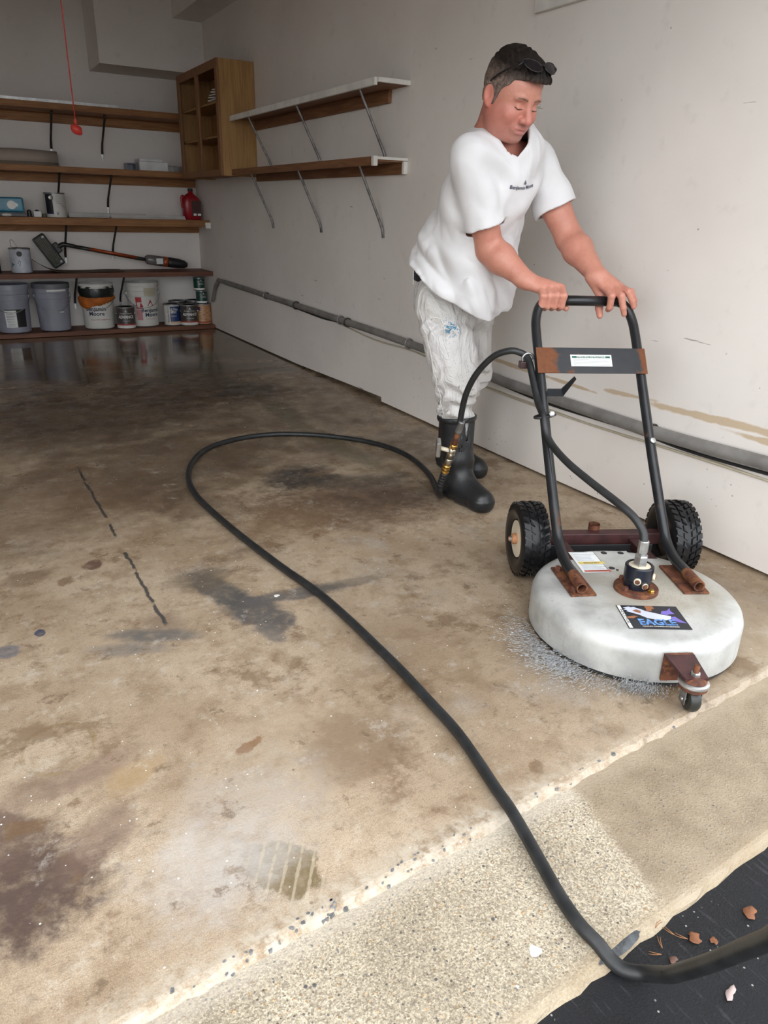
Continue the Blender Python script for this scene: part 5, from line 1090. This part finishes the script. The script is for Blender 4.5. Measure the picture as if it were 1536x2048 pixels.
def pants_mat():
    b = B('paint_splattered_white_drill'); n = b.noise(6, 5); c = b.mix(b.rng(n, .3, .7), (.57, .55, .525), (.66, .645, .64)); p = b.sep()
    c = b.mix(b.rng(b.noise(4.5, 5, .6, b.mapping((2, 1, 4))), .55, .74, 0, .55), c, (.55, .49, .40))
    def spat(x, y, z, r, color, sc, th, s_=.95):
        nonlocal c
        d = b.vm('DISTANCE', b.pos(), (x - PR[0], y - PR[1], z)); m = b.math('MULTIPLY', b.rng(d, r, r * .4), b.rng(b.noise(sc, 4, .7, b.mapping((x, y, z))), th, th + .04)); c = b.mix(b.math('MULTIPLY', m, s_), c, color)
    spat(1.62, 2.28, .715, .058, (.04, .22, .36), 62, .50); spat(1.60, 2.29, .735, .045, (.02, .08, .20), 70, .55); spat(1.585, 2.30, .725, .035, (.12, .03, .06), 80, .58); spat(1.64, 2.27, .70, .08, (.12, .10, .09), 95, .63)
    spat(1.66, 2.26, .60, .05, (.03, .07, .16), 60, .62); spat(1.67, 2.25, .50, .06, (.10, .05, .08), 75, .62); spat(1.70, 2.25, .53, .10, (.10, .12, .10), 85, .645)
    v = b.vor(26); vs = b.sep(b.vor(26, out='Color')); c = b.mix(b.math('MULTIPLY', b.rng(v, .12, .06), b.rng(vs[0], .74, .78)), c, b.mix(vs[1], (.05, .07, .12), (.13, .09, .06)))
    sc = b.noise(4, 3, .6, b.mapping(rot=(.4, .3, 0), scale=(16, 16, 3))); c = b.mix(b.rng(sc, .70, .73, 0, .7), c, (.16, .15, .13))
    b.P(Base_Color=c, Roughness=.85); wr_ = b.noise(11, 5, .6, b.mapping(rot=(.3, .5, .2), scale=(1.4, 1.2, .6)), 1.4); b.bump(b.math('ADD', wr_, b.math('MULTIPLY', b.noise(260, 2), .03)), .75, .035); return b.m
np_mesh('trousers', V - PR, F, pants_mat(), per, None, 1)
bvp = BVHTree.FromPolygons([tuple(v) for v in V], [tuple(int(x) for x in f) for f in F])
M_seam = simple('trouser_seam', (.66, .63, .58), .9)
def seam(name, pts, r=.0016):
    out = []
    for q_ in catmull(pts, 6):
        h, n_, i_, d_ = bvp.find_nearest(Vector(q_)); out.append(tuple(np.array(h) + np.array(n_) * .0006 - PR))
    tube(name, out, r, M_seam, per, 5)
seam('side_seam', [(1.555, 2.40, .85), (1.545, 2.40, .80), (1.555, 2.38, .70), (1.58, 2.36, .60), (1.60, 2.34, .50), (1.63, 2.34, .40), (1.64, 2.34, .36)])
seam('pocket_seam', [(1.565, 2.36, .84), (1.575, 2.31, .80), (1.60, 2.27, .765)]); seam('pocket_seam', [(1.555, 2.36, .76), (1.575, 2.30, .745), (1.61, 2.26, .75), (1.66, 2.24, .765)]); seam('pocket_seam', [(1.575, 2.30, .745), (1.585, 2.28, .68), (1.60, 2.27, .62)])
# ---- belt and loop
bp = []
for k in range(49):
    a = 2 * math.pi * k / 48; q_ = A(1.742, 2.46, .888) + Lv * .172 * math.cos(a) + Fv * .142 * math.sin(a) + UP * (.01 * -math.sin(a)); bp.append(q_ - PR)
V_ = []; F_ = []
for i, q_ in enumerate(bp):
    o_ = nz((q_ + PR - A(1.742, 2.46, .888)) * A(1, 1, 0))
    for dz, dr in ((-.017, .0), (.017, .0), (.017, .006), (-.017, .006)): V_.append(tuple(q_ + UP * dz + o_ * dr))
for i in range(48):
    for k in range(4): F_.append((i * 4 + k, i * 4 + (k + 1) % 4, i * 4 + 4 + (k + 1) % 4, i * 4 + 4 + k))
mesh('belt', V_, F_, simple('black_belt_leather', (.012, .012, .016), .45), per)
for th in (R(212), R(160)):
    q_ = A(1.742, 2.46, .886) + Lv * .178 * math.cos(th) + Fv * .148 * math.sin(th); o_ = nz(Lv * math.cos(th) * .148 + Fv * math.sin(th) * .178); s_ = np.cross(UP, o_)
    mesh('belt_loop', [tuple(q_ + s_ * x * .006 + UP * z + o_ * y * .003 + o_ * .002 - PR) for x in (-1, 1) for y in (0, 1) for z in (-.026, .026)], [(0, 1, 3, 2), (4, 6, 7, 5), (0, 4, 5, 1), (2, 3, 7, 6), (0, 2, 6, 4), (1, 5, 7, 3)], M_cot, per)
# ---- boots
def boot(heel, toe, topc, name):
    dx = nz(toe - heel); ank = heel + dx * .085 + UP * .11; ln = np.linalg.norm(toe - heel); sd = np.cross(UP, dx)
    FM = np.stack([sd, dx, UP])
    def dd(p):
        q = (p - heel) @ FM.T; x, y, z = q[:, 0], q[:, 1], q[:, 2]
        shaft = smin(rc(p, topc, ank + (topc - ank) * .25, .076, .060), rc(p, ank + (topc - ank) * .25, ank, .060, .054), .03)
        foot = smin(rc(q, A(0, .052, .052), A(0, .14, .050), .050, .047), rc(q, A(0, .14, .050), A(0.004, ln - .050, .040), .047, .046), .03)
        foot = smin(foot, rc(q, A(0, .085, .11), A(0, ln - .07, .045), .048, .038), .035)
        d = smin(shaft, foot, .035) + .0016 * np.sin(70 * z + 14 * x + 3 * np.sin(30 * y)) * np.exp(-((z - .17) / .05) ** 2) + .0012 * np.sin(160 * z) * (y < .06) * (z < .16) * (z > .05)
        w_ = foot - .004 - .0008 * np.sin(420 * np.arctan2(x, y - ln * .6) / 6.0) * (z > .008); d = smin(d, smax(w_, z - .024, .003), .003)
        toec = smax(foot - .0028, -(y - (ln - .070) + .3 * z), .004); d = smin(d, smax(toec, z - .055, .006), .003)
        d = smax(d, -(z - .0), .003)
        inner = smin(rc(p, topc + UP * .08, ank + (topc - ank) * .25, .0735, .055), rc(p, ank, ank, .045, .045 + 1e-6) if False else rc(p, ank + (topc - ank) * .25, ank, .048, .045), .02); d = smax(d, -inner, .002)
        rim = (p - topc) @ nz(topc - ank + A(0, .0, .05)); d = smax(d, rim, .004)
        band = np.maximum(np.abs(shaft - .0015) - .004, np.abs(rim + .010) - .009); return smin(d, smax(band, -inner, .002), .003)
    lo = np.minimum(np.minimum(heel, toe), topc) - .085; hi = np.maximum(np.maximum(heel, toe), topc) + .09; lo[2] = -.02
    V, F = surface(dd, lo, hi, .0042); V[:, 2] = np.maximum(V[:, 2], .001)
    return np_mesh(name, V - PR, F, M_boot, per, None, 1)
b = B('black_boot_rubber'); n = b.noise(7, 5, .65); b.P(Base_Color=b.mix(b.rng(n, .4, .75), (.012, .013, .015), (.035, .036, .038)), Roughness=b.rng(n, .3, .7, .3, .5)); b.bump(b.noise(50, 3), .06, .002); M_boot = b.m
boot(A(1.716, 2.415, 0), A(1.748, 2.130, 0), A(1.714, 2.352, .362), 'boot'); boot(A(1.900, 2.745, 0), A(1.985, 2.475, 0), A(1.925, 2.668, .355), 'boot')
# ---- sunglasses pushed up on the hair
sg = thing('sunglasses', 'dark sunglasses pushed up on the hair of the person', 'sunglasses', tuple(HC))
M_len = simple('smoked_lens', (.012, .009, .011), .12, spec=.3); M_frm = simple('black_frame', (.008, .008, .009), .25)
def gh(l, f, u): return tuple(HL_ * l + HF * f + HU * u)
ga = R(58)   # lenses lean back on the hair
def gl(l, y): return gh(l, .098 - y * math.sin(ga) - .35 * l * l / .07, .112 + y * math.cos(ga))
for s in (-1, 1):
    ring = [(s * (.035 + .029 * math.cos(t) * (1.0 + .1 * math.sin(t))), .020 * math.sin(t)) for t in np.linspace(0, 2 * math.pi, 29)[:-1]]
    pts = [gl(*x) for x in ring]; cen = gl(s * .035, 0); cen = tuple(np.array(cen) + HF * .003)
    mesh('lens', pts + [cen], [(i, (i + 1) % 28, 28) for i in range(28)], M_len, sg, True)
    tube('lens_rim', pts + [pts[0]], .0016, M_frm, sg, 6)
    tube('temple_arm', [gl(s * .064, .004), gh(s * .074, .075, .105), gh(s * .086, .040, .078), gh(s * .088, .0, .045), gh(s * .085, -.02, .022), gh(s * .083, -.03, .0)], [.0022, .003, .003, .0024, .002, .002], M_frm, sg, 6, 4)
tube('bridge', [gl(-.008, .006), gl(0, .010), gl(.008, .006)], .0018, M_frm, sg, 6, 3)
leaf(1.06, .47, -.024, .016, .4, 'curled reddish brown leaf on the asphalt farthest from the hose')
leaf(.93, .485, -.024, .012, 1.2, 'brown leaf lying close to the apron edge on the asphalt', asp=.8)
leaf(.955, .465, -.024, .007, 2.2, 'tiny round brown leaf on the asphalt', asp=.9)
leaf(.865, .475, -.024, .009, .2, 'small dull brown leaf beside the apron edge crack', mat=simple('dull_leaf', (.13, .065, .045), .7))
leaf(.90, .392, -.024, .017, .35, 'long pale pinkish leaf lying flat on the asphalt', mat=simple('pale_leaf', (.42, .32, .30), .6), asp=.32, curl=.1)
# pine needles along the slab edge
rn = random.Random(5)
for i, (x, y, z, a) in enumerate([(.885, .528, -.010, .3), (.870, .508, -.022, 1.1), (.900, .515, -.022, 1.9), (.845, .497, -.022, 2.6), (.80, .487, -.022, .5), (.812, .482, -.022, 2.0), (.910, .497, -.022, 2.3)]):
    t = thing('pine_needle', 'thin rusty pine needle caught along the edge of the apron', 'pine needle', (x, y, z), a, 'pine needles by the apron edge')
    tube('needle', [(-.011, 0, 0), (0, .002, .001), (.011, 0, .0)], .0006, M_needle, t, 5); tube('needle', [(-.011, 0, 0), (0, -.001, .0015), (.009, -.004, .001)], .0006, M_needle, t, 5)
# chips of stone showing in the worn slab lip and the apron edge: too many to count
M_chip = simple('grey_stone_chip', (.16, .16, .16), .6, 0, .4, 60)
def chips(name, spots, label, mat):
    V = []; F = []
    for (x, y, z, sx, sy, a) in spots:
        n = rn.randint(5, 7); i0 = len(V); ca, sa = math.cos(a), math.sin(a)
        for lev, k in ((0, 1.0), (1, .75)):
            for j in range(n):
                t_ = 2 * math.pi * j / n; r_ = rn.uniform(.7, 1.2) * k; px, py = sx * r_ * math.cos(t_), sy * r_ * math.sin(t_)
                V.append((x + px * ca - py * sa, y + px * sa + py * ca, z + (-.003, .0012)[lev]))
        F += [tuple(range(i0 + n, i0 + 2 * n))] + [(i0 + j, i0 + (j + 1) % n, i0 + n + (j + 1) % n, i0 + n + j) for j in range(n)]
    return tag(mesh(name, V, F, mat), label, 'stone chips', kind='stuff')
sp = []
for cx, w_, n in ((.145, .02, 4), (.22, .03, 9), (.335, .045, 16), (.40, .02, 6), (.50, .05, 10), (.61, .035, 12), (.72, .03, 5), (.93, .03, 6), (1.15, .08, 7), (1.35, .1, 5)):
    for _ in range(n):
        x = cx + rn.gauss(0, w_); dy = rn.uniform(.002, .034); s_ = rn.uniform(.0014, .0040) * (1 if rn.random() < .75 else 1.5)
        zl = -.034 + .034 * math.sin(math.acos(max(0, 1 - dy / .03))) if dy < .03 else 0; sp.append((x, .772 + .07 * x + dy, zl, s_ * 1.5, s_, rn.uniform(-.6, 1.0)))
chips('stone_chips', sp, 'dark grey stone chips showing in the worn slab edge', M_chip)
sp = [(.70 + rn.uniform(-.62, .55), rn.uniform(.50, .80), -.012, rn.uniform(.0012, .0032), rn.uniform(.001, .0022), rn.uniform(0, 3)) for _ in range(190)]
sp = [(x, y, z, a, b_, c_) for x, y, z, a, b_, c_ in sp if .50 + .07 * x < y < .765 + .07 * x]
chips('apron_pebbles', sp, 'small dark pebbles exposed in the pale apron concrete', M_chip)
M_pat = simple('grey_sealant', (.075, .08, .085), .7, 0, .4, 60, bump=.6, bscale=200)
def drop(name, x, y, z, s, asp, rot, mat, label, cat, n=26, h=.0012):
    V = [(0, 0, h)]; 
    for k in range(n):
        t_ = 2 * math.pi * k / n; r_ = s * (.95 + .12 * math.sin(3 * t_ + s * 900) + rn.uniform(-.06, .06)); V.append((r_ * math.cos(t_), r_ * asp * math.sin(t_), 0))
    o = mesh(name, V, [(0, k + 1, (k + 1) % n + 1) for k in range(n)], mat, None, True); o.location = (x, y, z); o.rotation_euler = (0, 0, rot); return tag(o, label, cat)
drop('sealant_patch', .800, .529, -.0125, .055, .17, .10, M_pat, 'dark grey sealant patch on the apron edge beside the hose', 'sealant', h=.002)
drop('paint_drop', .665, .593, -.0115, .0115, .9, .3, M_inkw, 'round white paint drop on the pale apron', 'paint drop')
drop('paint_drop', .60, .560, -.0115, .003, .9, .3, M_inkw, 'tiny white paint dot on the apron edge', 'paint drop')
drop('paint_drop', .735, 1.895, .0005, .010, .8, .3, M_inkw, 'white paint drop on the floor beside the dark stain', 'paint drop')
# water thrown out from under the deck
M_wat = B('spray_water'); M_wat.P(Base_Color=(.80, .82, .84), Roughness=.05, Transmission_Weight=.75, IOR=1.33, Alpha=1.0); M_wat = M_wat.m
V = []; F = []
def drip(pos, vel, r, ln):
    d = np.array(vel) / np.linalg.norm(vel); u_ = np.cross(d, (.3, .5, .8)); u_ /= np.linalg.norm(u_); w_ = np.cross(d, u_); i0 = len(V); p0 = np.array(pos)
    V.append(p0 - d * ln); V.append(p0 + d * ln * .6)
    for k in range(5): a = 2 * math.pi * k / 5; V.append(p0 + r * (u_ * math.cos(a) + w_ * math.sin(a)))
    for k in range(5): F.append((i0, i0 + 2 + (k + 1) % 5, i0 + 2 + k)); F.append((i0 + 1, i0 + 2 + k, i0 + 2 + (k + 1) % 5))
for _ in range(5000):
    th = rn.choice((rn.gauss(R(196), .22), rn.gauss(R(225), .30), rn.gauss(R(252), .10), rn.gauss(R(215), .12)))
    dd = abs(rn.gauss(0, .055)); far = .30 + dd; z = max(.002, rn.gauss(.010, .010) + dd * rn.uniform(0, .35))
    if th > R(244) or th < 0: far = .30 + dd * .45
    drip((far * math.cos(th), far * math.sin(th), z), (math.cos(th) + .35 * math.sin(th) + rn.gauss(0, .10), math.sin(th) - .35 * math.cos(th) + rn.gauss(0, .10), rn.gauss(.05, .15)), rn.uniform(.0003, .0007), rn.uniform(.002, .013))
o = mesh('water_spray', V, F, M_wat, None, True); o.location = MO; o.rotation_euler = (0, 0, MR); tag(o, 'fine water spray fanning out from under the deck of the surface cleaner', 'water spray', kind='stuff')
